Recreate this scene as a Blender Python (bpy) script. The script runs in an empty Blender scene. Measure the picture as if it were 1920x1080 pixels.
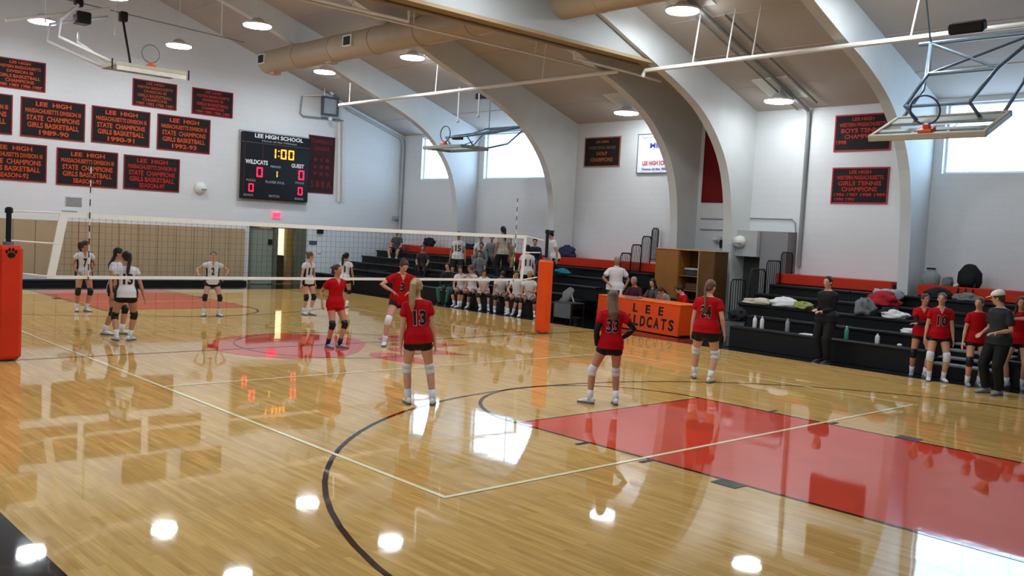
import bpy, bmesh, math, random
from mathutils import Vector, Matrix
from mathutils.bvhtree import BVHTree
random.seed(7)
PI = math.pi
SC = bpy.context.scene
COL = SC.collection

# ---------------------------------------------------------------- camera
def camera():
    f, cx, cy, cz, yaw, pitch, roll = 1738.236, -9.4318, -15.0245, 2.2773, 0.747183, -0.0594914, 0.0523629
    sy, cyw, sp, cp = math.sin(yaw), math.cos(yaw), math.sin(pitch), math.cos(pitch)
    fwd = Vector((sy*cp, cyw*cp, sp)); right = Vector((cyw, -sy, 0)); up = right.cross(fwd)
    r2 = right*math.cos(roll) + up*math.sin(roll); u2 = up*math.cos(roll) - right*math.sin(roll)
    cam = bpy.data.cameras.new('camera'); o = bpy.data.objects.new('camera', cam); COL.objects.link(o)
    m = Matrix((r2, u2, -fwd)).transposed().to_4x4(); m.translation = Vector((cx, cy, cz)); o.matrix_world = m
    cam.sensor_width = 36; cam.sensor_fit = 'HORIZONTAL'; cam.lens = f*36/1920; cam.clip_start = .1; cam.clip_end = 200
    SC.camera = o
camera()
# ---------------------------------------------------------------- world, exposure, lamp strengths
W = bpy.data.worlds.new('world'); SC.world = W; W.use_nodes = True
W.node_tree.nodes['Background'].inputs[0].default_value = (.72, .84, 1, 1)
W.node_tree.nodes['Background'].inputs[1].default_value = 1.0
SC.view_settings.view_transform = 'Standard'; SC.view_settings.look = 'None'
SC.view_settings.gamma = 1; SC.view_settings.use_curve_mapping = False
SC.view_settings.exposure = 0.2
LAMP_E = 84.0
PANE_E = 5.5
# ---------------------------------------------------------------- materials
def lin(c):
    if isinstance(c, str):
        c = [int(c[i:i+2], 16)/255 for i in (0, 2, 4)]
    return tuple((v/12.92 if v <= .04045 else ((v+.055)/1.055)**2.4) for v in c)
MATS = {}
def pm(name, col, rough=.6, var=.08, scale=6.0, metal=0, bump=0, spec=.28, coat=0):
    """procedural principled material: base colour broken up by noise"""
    if name in MATS: return MATS[name]
    m = bpy.data.materials.new(name); m.use_nodes = True; nt = m.node_tree; b = nt.nodes['Principled BSDF']
    c = lin(col); n = nt.nodes.new('ShaderNodeTexNoise'); n.inputs['Scale'].default_value = scale; n.inputs['Detail'].default_value = 4
    tc = nt.nodes.new('ShaderNodeTexCoord'); nt.links.new(tc.outputs['Object'], n.inputs['Vector'])
    r = nt.nodes.new('ShaderNodeValToRGB'); r.color_ramp.elements[0].position = .3; r.color_ramp.elements[1].position = .7
    r.color_ramp.elements[0].color = (*[v*(1-var) for v in c], 1); r.color_ramp.elements[1].color = (*[min(1, v*(1+var)) for v in c], 1)
    nt.links.new(n.outputs['Fac'], r.inputs[0]); nt.links.new(r.outputs[0], b.inputs['Base Color'])
    b.inputs['Roughness'].default_value = rough; b.inputs['Metallic'].default_value = metal; b.inputs['Specular IOR Level'].default_value = spec
    b.inputs['Coat Weight'].default_value = coat
    if bump:
        bp = nt.nodes.new('ShaderNodeBump'); bp.inputs['Strength'].default_value = bump; bp.inputs['Distance'].default_value = .01
        nt.links.new(n.outputs['Fac'], bp.inputs['Height']); nt.links.new(bp.outputs[0], b.inputs['Normal'])
    MATS[name] = m; return m
def em(name, col, strength):
    if name in MATS: return MATS[name]
    m = bpy.data.materials.new(name); m.use_nodes = True; nt = m.node_tree; b = nt.nodes['Principled BSDF']
    b.inputs['Base Color'].default_value = (*lin(col), 1); b.inputs['Emission Color'].default_value = (*lin(col), 1)
    b.inputs['Emission Strength'].default_value = strength; MATS[name] = m; return m
def floor_wood():
    m = bpy.data.materials.new('maple_floor'); m.use_nodes = True; nt = m.node_tree; N = nt.nodes; L = nt.links; b = N['Principled BSDF']
    tc = N.new('ShaderNodeTexCoord'); mp = N.new('ShaderNodeMapping'); mp.inputs['Rotation'].default_value = (0, 0, PI/2)
    L.new(tc.outputs['Object'], mp.inputs[0])
    br = N.new('ShaderNodeTexBrick'); br.inputs['Scale'].default_value = 1; br.inputs['Brick Width'].default_value = .75; br.inputs['Row Height'].default_value = .057
    br.inputs['Mortar Size'].default_value = .0012; br.inputs['Color1'].default_value = (0, 0, 0, 1); br.inputs['Color2'].default_value = (1, 1, 1, 1)
    br.inputs['Mortar'].default_value = (.2, .2, .2, 1); br.offset = .37; br.inputs['Bias'].default_value = 0
    L.new(mp.outputs[0], br.inputs[0])
    cr = N.new('ShaderNodeValToRGB'); cr.color_ramp.elements[0].color = (.60, .355, .105, 1); cr.color_ramp.elements[1].color = (.77, .48, .155, 1)
    L.new(br.outputs['Color'], cr.inputs[0])
    n = N.new('ShaderNodeTexNoise'); n.inputs['Scale'].default_value = 3; mp2 = N.new('ShaderNodeMapping'); mp2.inputs['Scale'].default_value = (12, .7, 1)
    L.new(tc.outputs['Object'], mp2.inputs[0]); L.new(mp2.outputs[0], n.inputs[0]); n.inputs['Detail'].default_value = 6
    cr2 = N.new('ShaderNodeValToRGB'); cr2.color_ramp.elements[0].position = .35; cr2.color_ramp.elements[1].position = .7
    cr2.color_ramp.elements[0].color = (.86, .82, .76, 1); cr2.color_ramp.elements[1].color = (1.08, 1.08, 1.08, 1); L.new(n.outputs[0], cr2.inputs[0])
    mx = N.new('ShaderNodeMix'); mx.data_type = 'RGBA'; mx.blend_type = 'MULTIPLY'; mx.inputs[0].default_value = 1
    L.new(cr.outputs[0], mx.inputs[6]); L.new(cr2.outputs[0], mx.inputs[7]); L.new(mx.outputs[2], b.inputs['Base Color'])
    gloss(nt, b); return m
def gloss(nt, b, rough=.035):
    N = nt.nodes; L = nt.links; tc = N.new('ShaderNodeTexCoord')
    n = N.new('ShaderNodeTexNoise'); n.inputs['Scale'].default_value = 2.5; L.new(tc.outputs['Object'], n.inputs[0])
    bp = N.new('ShaderNodeBump'); bp.inputs['Strength'].default_value = .035; bp.inputs['Distance'].default_value = .02
    L.new(n.outputs[0], bp.inputs['Height']); L.new(bp.outputs[0], b.inputs['Normal'])
    b.inputs['Roughness'].default_value = rough; b.inputs['IOR'].default_value = 1.5
def paint(name, col):
    m = pm(name, col, .035, .05, 2.0, spec=.5); gloss(m.node_tree, m.node_tree.nodes['Principled BSDF']); return m
def block_wall(name, col):
    m = bpy.data.materials.new(name); m.use_nodes = True; nt = m.node_tree; N = nt.nodes; L = nt.links; b = N['Principled BSDF']
    tc = N.new('ShaderNodeTexCoord'); sx = N.new('ShaderNodeSeparateXYZ'); L.new(tc.outputs['Object'], sx.inputs[0])
    ad = N.new('ShaderNodeMath'); L.new(sx.outputs[0], ad.inputs[0]); L.new(sx.outputs[1], ad.inputs[1])
    cx = N.new('ShaderNodeCombineXYZ'); L.new(ad.outputs[0], cx.inputs[0]); L.new(sx.outputs[2], cx.inputs[1])
    br = N.new('ShaderNodeTexBrick'); br.inputs['Scale'].default_value = 1; br.inputs['Brick Width'].default_value = .4; br.inputs['Row Height'].default_value = .2
    br.inputs['Mortar Size'].default_value = .006; c = lin(col)
    br.inputs['Color1'].default_value = (*c, 1); br.inputs['Color2'].default_value = (*[v*.985 for v in c], 1); br.inputs['Mortar'].default_value = (*[v*.93 for v in c], 1)
    L.new(cx.outputs[0], br.inputs[0]); L.new(br.outputs[0], b.inputs['Base Color']); b.inputs['Roughness'].default_value = .55
    bp = N.new('ShaderNodeBump'); bp.inputs['Strength'].default_value = .2; bp.inputs['Distance'].default_value = .004; bp.invert = True
    L.new(br.outputs['Fac'], bp.inputs['Height']); L.new(bp.outputs[0], b.inputs['Normal']); return m

# ---------------------------------------------------------------- geometry helpers
class MB:
    def __init__(s): s.v = []; s.f = []
    def add(s, vs, fs):
        k = len(s.v); s.v += [Vector(v) for v in vs]; s.f += [tuple(i+k for i in f) for f in fs]; return s
    def box(s, a, b, R=None, c=None):
        x0, y0, z0 = a; x1, y1, z1 = b
        vs = [Vector(p) for p in ((x0,y0,z0),(x1,y0,z0),(x1,y1,z0),(x0,y1,z0),(x0,y0,z1),(x1,y0,z1),(x1,y1,z1),(x0,y1,z1))]
        if R is not None:
            cc = Vector(c) if c is not None else sum(vs, Vector())/8
            vs = [cc + R @ (v-cc) for v in vs]
        return s.add(vs, [(0,3,2,1),(4,5,6,7),(0,1,5,4),(1,2,6,5),(2,3,7,6),(3,0,4,7)])
    def bbox(s, a, b, r=.01):
        """box with chamfered vertical and top edges"""
        (x0, y0, z0), (x1, y1, z1) = a, b; r = min(r, (x1-x0)/2.01, (y1-y0)/2.01, (z1-z0)/2.01)
        def ring(i, z): return [(x0+r+0*i, y0+i, z), (x1-r, y0+i, z), (x1-i, y0+r, z), (x1-i, y1-r, z), (x1-r, y1-i, z), (x0+r, y1-i, z), (x0+i, y1-r, z), (x0+i, y0+r, z)]
        rs = [ring(r*.9, z0), ring(0, z0+r), ring(0, z1-r), ring(r*.9, z1)]; vs = sum(rs, [])
        fs = [(k*8+i, k*8+(i+1) % 8, k*8+8+(i+1) % 8, k*8+8+i) for k in range(3) for i in range(8)]
        fs += [tuple(range(7, -1, -1)), tuple(range(24, 32))]; return s.add(vs, fs)
    def tube(s, pts, r, n=8, caps=True):
        return s.ell(pts, [(q, q) for q in (r if isinstance(r, (list, tuple)) else [r]*len(pts))], None, n, False, caps)
    def ell(s, pts, rads, side=None, n=12, rnd=False, caps=True):
        pts = [Vector(p) for p in pts]; rads = list(rads)
        if rnd:
            d0 = (pts[0]-pts[1]).normalized(); d1 = (pts[-1]-pts[-2]).normalized()
            a, b = min(rads[0]), min(rads[-1])
            pts = [pts[0]+d0*a*.75, pts[0]+d0*a*.45] + pts + [pts[-1]+d1*b*.45, pts[-1]+d1*b*.75]
            rads = [(rads[0][0]*.35, rads[0][1]*.35), (rads[0][0]*.8, rads[0][1]*.8)] + rads + [(rads[-1][0]*.8, rads[-1][1]*.8), (rads[-1][0]*.35, rads[-1][1]*.35)]
        vs = []; fs = []; prev = None; m = len(pts)
        for i, p in enumerate(pts):
            t = (pts[min(i+1, m-1)]-pts[max(i-1, 0)]); t = t.normalized() if t.length > 1e-9 else Vector((0, 0, 1))
            if side is not None: sd = Vector(side)
            elif prev is not None: sd = prev
            else: sd = Vector((1, 0, 0)) if abs(t.x) < .8 else Vector((0, 1, 0))
            sd = sd - t*sd.dot(t)
            if sd.length < 1e-6: sd = t.orthogonal()
            sd.normalize(); prev = sd; o = t.cross(sd)
            for k in range(n):
                a = 2*PI*k/n; vs.append(p + sd*math.cos(a)*rads[i][0] + o*math.sin(a)*rads[i][1])
        for i in range(m-1):
            for k in range(n): fs.append((i*n+k, i*n+(k+1) % n, i*n+n+(k+1) % n, i*n+n+k))
        if caps: fs += [tuple(range(n-1, -1, -1)), tuple(range((m-1)*n, m*n))]
        return s.add(vs, fs)
    def ball(s, c, r, R=None, nu=10, nv=7):
        c = Vector(c); r = r if isinstance(r, (tuple, list)) else (r, r, r); R = R or Matrix.Identity(3)
        vs = [c + R @ Vector((0, 0, -r[2]))]
        for j in range(1, nv):
            a = -PI/2+PI*j/nv
            for i in range(nu): vs.append(c + R @ Vector((r[0]*math.cos(a)*math.cos(2*PI*i/nu), r[1]*math.cos(a)*math.sin(2*PI*i/nu), r[2]*math.sin(a))))
        vs.append(c + R @ Vector((0, 0, r[2]))); fs = []
        for i in range(nu): fs.append((0, 1+(i+1) % nu, 1+i)); fs.append((len(vs)-1, len(vs)-1-nu+i, len(vs)-1-nu+(i+1) % nu))
        for j in range(nv-2):
            for i in range(nu): fs.append((1+j*nu+i, 1+j*nu+(i+1) % nu, 1+(j+1)*nu+(i+1) % nu, 1+(j+1)*nu+i))
        return s.add(vs, fs)
    def lathe(s, c, prof, ax='z', n=20):
        """prof: (radius, height) pairs"""
        c = Vector(c); A = {'z': ((1,0,0),(0,1,0),(0,0,1)), 'x': ((0,1,0),(0,0,1),(1,0,0)), 'y': ((0,0,1),(1,0,0),(0,1,0))}[ax]
        e = [Vector(a) for a in A]; vs = []; m = len(prof)
        for r, h in prof:
            for k in range(n): a = 2*PI*k/n; vs.append(c+e[0]*r*math.cos(a)+e[1]*r*math.sin(a)+e[2]*h)
        fs = [(i*n+k, i*n+(k+1) % n, i*n+n+(k+1) % n, i*n+n+k) for i in range(m-1) for k in range(n)]
        fs += [tuple(range(n-1, -1, -1)), tuple(range((m-1)*n, m*n))]; return s.add(vs, fs)
    def prism(s, poly, d, org=(0,0,0), u=(1,0,0), v=(0,0,1), w=(0,1,0)):
        """2-D polygon (u, v) extruded by d along w"""
        org, u, v, w = Vector(org), Vector(u), Vector(v), Vector(w); n = len(poly)
        vs = [org+u*a+v*b for a, b in poly] + [org+u*a+v*b+w*d for a, b in poly]
        return s.add(vs, [tuple(range(n-1, -1, -1)), tuple(range(n, 2*n))] + [(i, (i+1) % n, n+(i+1) % n, n+i) for i in range(n)])
    def ring(s, c, R, r, u, v, n=28, m=8):
        c, u, v = Vector(c), Vector(u).normalized(), Vector(v).normalized(); w = u.cross(v); vs = []; fs = []
        for i in range(n):
            a = 2*PI*i/n; d = u*math.cos(a)+v*math.sin(a)
            for k in range(m): b = 2*PI*k/m; vs.append(c+d*(R+r*math.cos(b))+w*r*math.sin(b))
        for i in range(n):
            for k in range(m): fs.append((i*m+k, ((i+1) % n)*m+k, ((i+1) % n)*m+(k+1) % m, i*m+(k+1) % m))
        return s.add(vs, fs)
    def mesh(s, name, mat=None, smooth=False, flipfix=True):
        me = bpy.data.meshes.new(name); me.from_pydata([tuple(v) for v in s.v], [], s.f)
        if mat: me.materials.append(mat)
        if flipfix:
            bm = bmesh.new(); bm.from_mesh(me); bmesh.ops.recalc_face_normals(bm, faces=bm.faces); bm.to_mesh(me); bm.free()
        if smooth: me.polygons.foreach_set('use_smooth', [True]*len(me.polygons))
        return me
    def build(s, name, mat, parent=None, smooth=False, world=False, flipfix=True, **props):
        if world and parent is not None:
            r = parent
            while r.parent: r = r.parent
            M = (Matrix.Translation(r.location) @ r.rotation_euler.to_matrix().to_4x4()).inverted()
            s.v = [M @ v for v in s.v]
        me = s.mesh(name, mat, smooth, flipfix)
        if smooth == 'auto':
            try: me.set_sharp_from_angle(angle=math.radians(35))
            except Exception: pass
        o = bpy.data.objects.new(name, me); COL.objects.link(o)
        if parent is not None: o.parent = parent
        for k, v in props.items(): o[k] = v
        return o
def tag(o, label=None, cat=None, group=None, kind=None):
    if label: o['label'] = label
    if cat: o['category'] = cat
    if group: o['group'] = group
    if kind: o['kind'] = kind
    return o
def thing(name, label, cat, loc=(0, 0, 0), rz=0, group=None):
    o = bpy.data.objects.new(name, None); COL.objects.link(o); o.location = loc; o.rotation_euler = (0, 0, rz)
    o.empty_display_size = .1
    return tag(o, label, cat, group)
def struct(o): o['kind'] = 'structure'; return o
_tc = {}
def text2d(body, size, bold=.0, res=1):
    """text as flat mesh data centred on x, baseline 0: (verts2d, faces, width)"""
    key = (body, round(bold, 3), res)
    if key not in _tc:
        cu = bpy.data.curves.new('t', 'FONT'); cu.body = body; cu.size = 1; cu.align_x = 'CENTER'; cu.offset = bold; cu.resolution_u = res; cu.fill_mode = 'BOTH'
        o = bpy.data.objects.new('t', cu); me = o.to_mesh()
        vs = [(v.co.x, v.co.y) for v in me.vertices]; fs = [tuple(p.vertices) for p in me.polygons]; o.to_mesh_clear()
        bpy.data.objects.remove(o); bpy.data.curves.remove(cu); _tc[key] = (vs, fs)
    vs, fs = _tc[key]; xs = [v[0] for v in vs] or [0]
    return [(a*size, b*size) for a, b in vs], fs, (max(xs)-min(xs))*size
def add_text(mb, body, height, org, u, v, width=None, bold=.02, res=3):
    """height = cap height; squeezed to WIDTH when given"""
    size = height/.70; vs, fs, w = text2d(body, size, bold, res); k = 1 if width is None or w == 0 else width/w
    org, u, v = Vector(org), Vector(u), Vector(v); mb.add([org+u*a*k+v*b for a, b in vs], fs)
def clone(root, loc, rz=None, label=None, group=None):
    r = root.copy(); COL.objects.link(r); r.location = loc
    if rz is not None: r.rotation_euler = (0, 0, rz)
    if label: r['label'] = label
    if group: r['group'] = group
    for ch in list(root.children):
        c = ch.copy(); COL.objects.link(c); c.parent = r
        for g in ch.children:
            d = g.copy(); COL.objects.link(d); d.parent = c
    return r
# ================================================================= the setting
XW, YF, YN = 12.13, 14.9, -17.6            # side walls, far wall, near wall
SLOPE = .33
def zc(x): return 5.83 + SLOPE*(XW-abs(x))
M_floor = floor_wood()
M_black = paint('black_court_paint', '17181b'); M_key = paint('red_court_paint', 'd84c34')
M_cream = paint('cream_line_paint', 'fff0c4'); M_line = paint('dark_line_paint', '2e1c1a')
M_wall = block_wall('white_block_wall', 'd3d6d5'); M_ceil = pm('ceiling_paint', 'b3aca3', .8, .05, .6)
M_arch = pm('arch_paint', 'cdd0cd', .55, .03, 2); M_soffit = pm('bounce_brown_soffit', '9a8464', .7, .06, 3)  # soffit colour carries the warm bounce from the floor
M_white = pm('white_metal_paint', 'dcdcd6', .4, .03, 5); M_gray = pm('grey_paint', '8a8f8d', .5, .05, 4)
M_dk = pm('black_paint', '141517', .35, .1, 5); M_rubber = pm('black_rubber', '101011', .6, .1, 20)
M_steel = pm('grey_steel', '7b8084', .35, .08, 10, .6); M_pipe = pm('pipe_paint', 'd8d4ca', .45, .04, 4)
floor = struct(MB().box((-XW-.1, YN-.1, -.12), (XW+.1, YF+1.6, 0)).build('floor', M_floor))
def flat(name, poly, mat, z=.0015):
    mb = MB(); mb.add([(x, y, z) for x, y in poly], [tuple(range(len(poly)))]); return mb.build(name, mat, floor, flipfix=False)
SL, BL = 7.55, 12.85
flat('border_paint', [(SL, YN), (XW, YN), (XW, YF), (SL, YF)], M_black); flat('border_paint', [(-XW, YN), (-SL, YN), (-SL, YF), (-XW, YF)], M_black)
flat('border_paint', [(-SL, BL), (SL, BL), (SL, YF), (-SL, YF)], M_black); flat('border_paint', [(-SL, YN), (SL, YN), (SL, -BL), (-SL, -BL)], M_black)
for s in (1, -1):
    p = [(-1.83, s*7.03), (1.83, s*7.03), (1.83, s*BL), (-1.83, s*BL)]
    flat('key_paint', p if s > 0 else p[::-1], M_key)
def strip(pts, w, mat, z=.003, name='court_line', closed=False):
    pts = [Vector((x, y)) for x, y in pts]; n = len(pts); vs = []; fs = []
    for i, p in enumerate(pts):
        a = pts[(i-1) % n] if (closed or i) else p; b = pts[(i+1) % n] if (closed or i < n-1) else p
        t = (b-a).normalized(); nn = Vector((-t.y, t.x)); vs += [(*(p+nn*w/2), z), (*(p-nn*w/2), z)]
    for i in range(n if closed else n-1): j = (i+1) % n; fs.append((2*i, 2*i+1, 2*j+1, 2*j))
    return MB().add(vs, fs).build(name, mat, floor, flipfix=False)
def arc(cx, cy, r, a0, a1, n=40): return [(cx+r*math.cos(math.radians(a0+(a1-a0)*i/n)), cy+r*math.sin(math.radians(a0+(a1-a0)*i/n))) for i in range(n+1)]
for s in (1, -1):
    strip([(-1.83, s*BL), (-1.83, s*7.03), (1.83, s*7.03), (1.83, s*BL)], .05, M_line)
    strip([(x, s*(7.03-(y))) for x, y in arc(0, 0, 1.83, 0, 180, 28)], .05, M_line)
    strip([(-6.02, s*BL)] + arc(0, s*11.25, 6.02, 180, 180-s*180 if s > 0 else 0, 60)[0:0] + [(6.02*math.cos(math.radians(a)), s*(11.25-6.02*math.sin(math.radians(a)))) for a in range(180, -1, -4)] + [(6.02, s*BL)], .05, M_line)
    for x in (-1.83, 1.83):
        for k, (yy, l) in enumerate(((10.1, .28), (9.1, .06), (8.2, .06))):
            xx = x+.10*(1 if x > 0 else -1); flat('lane_mark', [(xx-.1, s*yy-l/2), (xx+.1, s*yy-l/2), (xx+.1, s*yy+l/2), (xx-.1, s*yy+l/2)], M_dk, .004)
strip([(-SL, 0), (SL, 0)], .05, M_line, z=.0044); strip(arc(0, 0, 1.83, 0, 360, 48)[:-1], .04, M_line, z=.0048, closed=True)
for x in (-4.5, 4.5): strip([(x, -9.02), (x, 9.02)], .05, M_cream, .004)
for y in (-9, -3, 3, 9): strip([(-4.5, y), (4.5, y)], .05, M_cream, .0042)
# centre-circle paw emblem, flat paint: main pad and four toes with claws
def blob(cx, cy, a, b, rot, mat=M_key, z=.002, n=28, dent=0):
    r = math.radians(rot); pts = []
    for i in range(n):
        t = 2*PI*i/n; k = 1-dent*max(0, math.cos(t))**3; x, y = a*k*math.cos(t), b*math.sin(t)
        pts.append((cx+x*math.cos(r)-y*math.sin(r), cy+x*math.sin(r)+y*math.cos(r)))
    flat('paw_emblem', pts, mat, z)
blob(-.75, .15, 1.55, 1.75, -40, dent=.2)
for q_, (a, rr) in enumerate(((-88, 1.95), (-55, 1.75), (-22, 1.75), (12, 1.95))):
    r = math.radians(a); blob(rr*math.cos(r)*.97, rr*math.sin(r)*.97, .62, .36, a, z=.0022+.0002*q_)
    tip = rr+.95; flat('paw_emblem', [((rr+.5)*math.cos(r)-.14*math.sin(r), (rr+.5)*math.sin(r)+.14*math.cos(r)), ((rr+.5)*math.cos(r)+.14*math.sin(r), (rr+.5)*math.sin(r)-.14*math.cos(r)), (tip*math.cos(r), tip*math.sin(r))], M_key, .0032+.0002*q_)
# walls -----------------------------------------------------------------------
T = .3
def gable(y0, y1, holes=()): pass
def poly_wall(name, pts2, y, d, mat): return struct(MB().prism(pts2, d, (0, y, 0)).build(name, mat))
DX0, DX1, DZ = 5.72, 7.95, 2.08            # recessed doorway in the far wall
far = poly_wall('wall_far', [(-XW-T, 0), (DX0, 0), (DX0, DZ), (DX1, DZ), (DX1, 0), (XW+T, 0), (XW+T, zc(XW+T)), (0, zc(0)), (-XW-T, zc(XW+T))], YF, T, M_wall)
near = poly_wall('wall_near', [(-XW-T, 0), (XW+T, 0), (XW+T, zc(XW+T)), (0, zc(0)), (-XW-T, zc(XW+T))], YN-T, T, M_wall)
BAYS = [(10.62, 13.72), (6.0, 10.05), (-10.1, -5.95), (-14.6, -10.9)]
WZ0, WZ1 = 4.13, 5.72
def side_wall(s, name):
    x0, x1 = (XW, XW+T) if s > 0 else (-XW-T, -XW)
    mb = MB(); mb.box((x0, YN, 0), (x1, YF, WZ0)); mb.box((x0, YN, WZ1), (x1, YF, 6.0)); ys = [YN] + sum([[a, b] for a, b in sorted(BAYS)], []) + [YF]
    for a, b in zip(ys[::2], ys[1::2]): mb.box((x0, a, WZ0), (x1, b, WZ1))
    return struct(mb.build(name, M_wall))
wr = side_wall(1, 'wall_right'); wl = side_wall(-1, 'wall_left')
def pane_mat():
    m = bpy.data.materials.new('daylit_translucent_pane'); m.use_nodes = True; nt = m.node_tree; N = nt.nodes; L = nt.links; b = N['Principled BSDF']
    tc = N.new('ShaderNodeTexCoord'); n = N.new('ShaderNodeTexNoise'); n.inputs['Scale'].default_value = .8; L.new(tc.outputs['Object'], n.inputs[0])
    r = N.new('ShaderNodeValToRGB'); r.color_ramp.elements[0].color = (.42, .66, 1, 1); r.color_ramp.elements[1].color = (.50, .73, 1, 1); L.new(n.outputs[0], r.inputs[0])
    b.inputs['Base Color'].default_value = (.8, .85, .9, 1); L.new(r.outputs[0], b.inputs['Emission Color']); b.inputs['Emission Strength'].default_value = PANE_E; return m
M_pane = pane_mat(); M_mull = pm('pale_mullion', 'd2dde0', .5, .03)
wi = 1
for s in (1, -1):
    for a, b in BAYS:
        x = s*(XW+.16); fr = MB(); sd = sorted
        for y0, y1, z0, z1 in ((a, b, WZ0, WZ0+.05), (a, b, WZ1-.05, WZ1), (a, a+.05, WZ0+.05, WZ1-.05), (b-.05, b, WZ0+.05, WZ1-.05)): fr.box((x-.03, y0, z0), (x+.03, y1, z1))
        o = struct(fr.build('window_%d' % wi, M_mull)); wi += 1
        nc = 4; w = (b-a-.1)/nc
        for i in range(nc):
            for j in range(2):
                ya = a+.05+i*w; za = WZ0+.05+j*(WZ1-WZ0-.1)/2; hh = (WZ1-WZ0-.1)/2
                MB().box((x-.008, ya+.008, za+.008), (x+.008, ya+w-.008, za+hh-.008)).build('pane', M_pane, o)
# ceiling: two slopes, with shallow purlin battens
for s in (1, -1):
    z0, z1 = zc(0), zc(XW+T)
    c = MB().prism([(0, z0), (s*(XW+T), z1), (s*(XW+T), z1+.15), (0, z0+.15)], YF-YN+2*T, (0, YN-T, 0)).build('ceiling', M_ceil); struct(c)
    for k in range(1, 8):
        x = s*k*1.55; b = MB().prism([(x, zc(x)+.001), (x+.03, zc(x+.03)+.001), (x+.03, zc(x+.03)-.012), (x, zc(x)-.012)], YF-YN, (0, YN, 0)).build('ceiling_batten', M_ceil, c)
# arches ------------------------------------------------------------------------
IN = [(11.40, 0), (11.30, 1.9), (11.22, 3.1), (11.05, 3.9), (10.74, 4.55), (10.22, 5.15), (9.58, 5.64), (8.67, 6.08), (7.84, 6.38), (6.85, 6.75), (5.95, 7.10), (4.0, 7.84), (2.0, 8.50), (0, 8.95)]
OUT = [(XW, 0), (XW, 1.9), (XW, 3.1), (XW, 3.9), (XW, 4.9), (XW, 5.83), (10.9, zc(10.9)), (9.7, zc(9.7)), (8.7, zc(8.7)), (7.5, zc(7.5)), (6.5, zc(6.5)), (4.4, zc(4.4)), (2.2, zc(2.2)), (0, zc(0))]
def smooth(P, k=3):
    out = []
    for i in range(len(P)-1):
        p = [Vector(P[max(i-1, 0)]), Vector(P[i]), Vector(P[i+1]), Vector(P[min(i+2, len(P)-1)])]
        for j in range(k):
            t = j/k; out.append(tuple(.5*((2*p[1])+(-p[0]+p[2])*t+(2*p[0]-5*p[1]+4*p[2]-p[3])*t*t+(-p[0]+3*p[1]-3*p[2]+p[3])*t**3)))
    return out+[P[-1]]
def lerp_path(P, k=3):
    out = []
    for a, b in zip(P, P[1:]): out += [(a[0]+(b[0]-a[0])*j/k, a[1]+(b[1]-a[1])*j/k) for j in range(k)]
    return out+[P[-1]]
inn, outt = smooth(IN), lerp_path(OUT)
inn = inn + [(-x, z) for x, z in inn[-2::-1]]; outt = outt + [(-x, z) for x, z in outt[-2::-1]]
AT = .25
def arch_mesh():
    mb = MB(); n = len(inn); vs = []
    for (a, b), (c, d) in zip(inn, outt): vs += [(a, 0, b), (c, 0, d), (a, AT, b), (c, AT, d)]
    fs = [(0, 1, 3, 2), (4*n-4, 4*n-2, 4*n-1, 4*n-3)]
    for i in range(n-1):
        p, q = 4*i, 4*i+4; fs += [(p, q, q+1, p+1), (p+2, p+3, q+3, q+2), (p, p+2, q+2, q), (p+1, q+1, q+3, p+3)]
    mb.add(vs, fs); return mb.mesh('arch', M_arch)
am = arch_mesh()
for i, y in enumerate((10.34, 5.55, .75, -1.0, -5.74, -10.5)):
    o = bpy.data.objects.new('trim_%d' % (i+1), am); COL.objects.link(o); o.location = (0, y, 0); struct(o); o['label'] = 'white painted arch rib curving from floor to roof'
# partition head between the middle pair of arches: white infill with stepped soffit, warm floor bounce in its brown
def under(z):          # half width of the inner curve at height z
    for (a, b), (c, d) in zip(inn, inn[1:]):
        if b <= z <= d and a > 0: return a+(c-a)*(z-b)/(d-b+1e-9)
    return 0
M_infill = pm('partition_infill', 'a9aba7', .6, .03, 2)
def infill(y0, y1, zb, name):
    xs = [p for p in inn if p[1] > zb]; poly = [(under(zb)+.15, zb)] + [(a*1.01, b+.1) for a, b in xs if a > 0] + [(0, 9.05)] + [(a*1.01, b+.1) for a, b in xs if a < 0] + [(-under(zb)-.15, zb)]
    return struct(MB().prism(poly, y1-y0, (0, y0, 0)).build(name, M_infill))
infill(-.88, -.82, 6.46, 'trim_7'); infill(.90, .96, 6.88, 'trim_8')
struct(MB().box((-8.0, -.95, 6.40), (8.0, -.35, 6.47)).build('trim_9', M_soffit)); struct(MB().prism([(-.35, 6.52), (.90, 6.88), (.90, 6.93), (-.35, 6.60)], 15.0, (-7.5, 0, 0), (0, 1, 0), (0, 0, 1), (1, 0, 0)).build('trim_10', M_soffit))
# far wall: tan pads, base, doorway ------------------------------------------------
M_pad = pm('tan_vinyl_pad', 'a6906f', .5, .05, 2); M_cap = pm('white_cap_rail', 'bdbdb4', .5, .04)
for i in range(22):
    x1 = 5.56-i*.61
    MB().bbox((x1-.605, YF-.06, .28), (x1-.005, YF, 1.93), .012).build('wall_pad', M_pad, far)
struct(MB().box((-8.0, YF-.075, .16), (5.57, YF, .28)).build('trim_11', M_cap)); struct(MB().box((-XW, YF-.03, 0), (DX0-.05, YF, .12)).build('baseboard_far', M_rubber))
struct(MB().box((DX1+.05, YF-.03, 0), (XW, YF, .12)).build('baseboard_far', M_rubber))
M_doorp = pm('grey_green_door', '7d8474', .45, .05, 3); M_dframe = pm('olive_frame', '5c5d4c', .5, .05, 3); M_orange_w = pm('orange_wood', 'a56a1c', .5, .1, 3)
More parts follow.
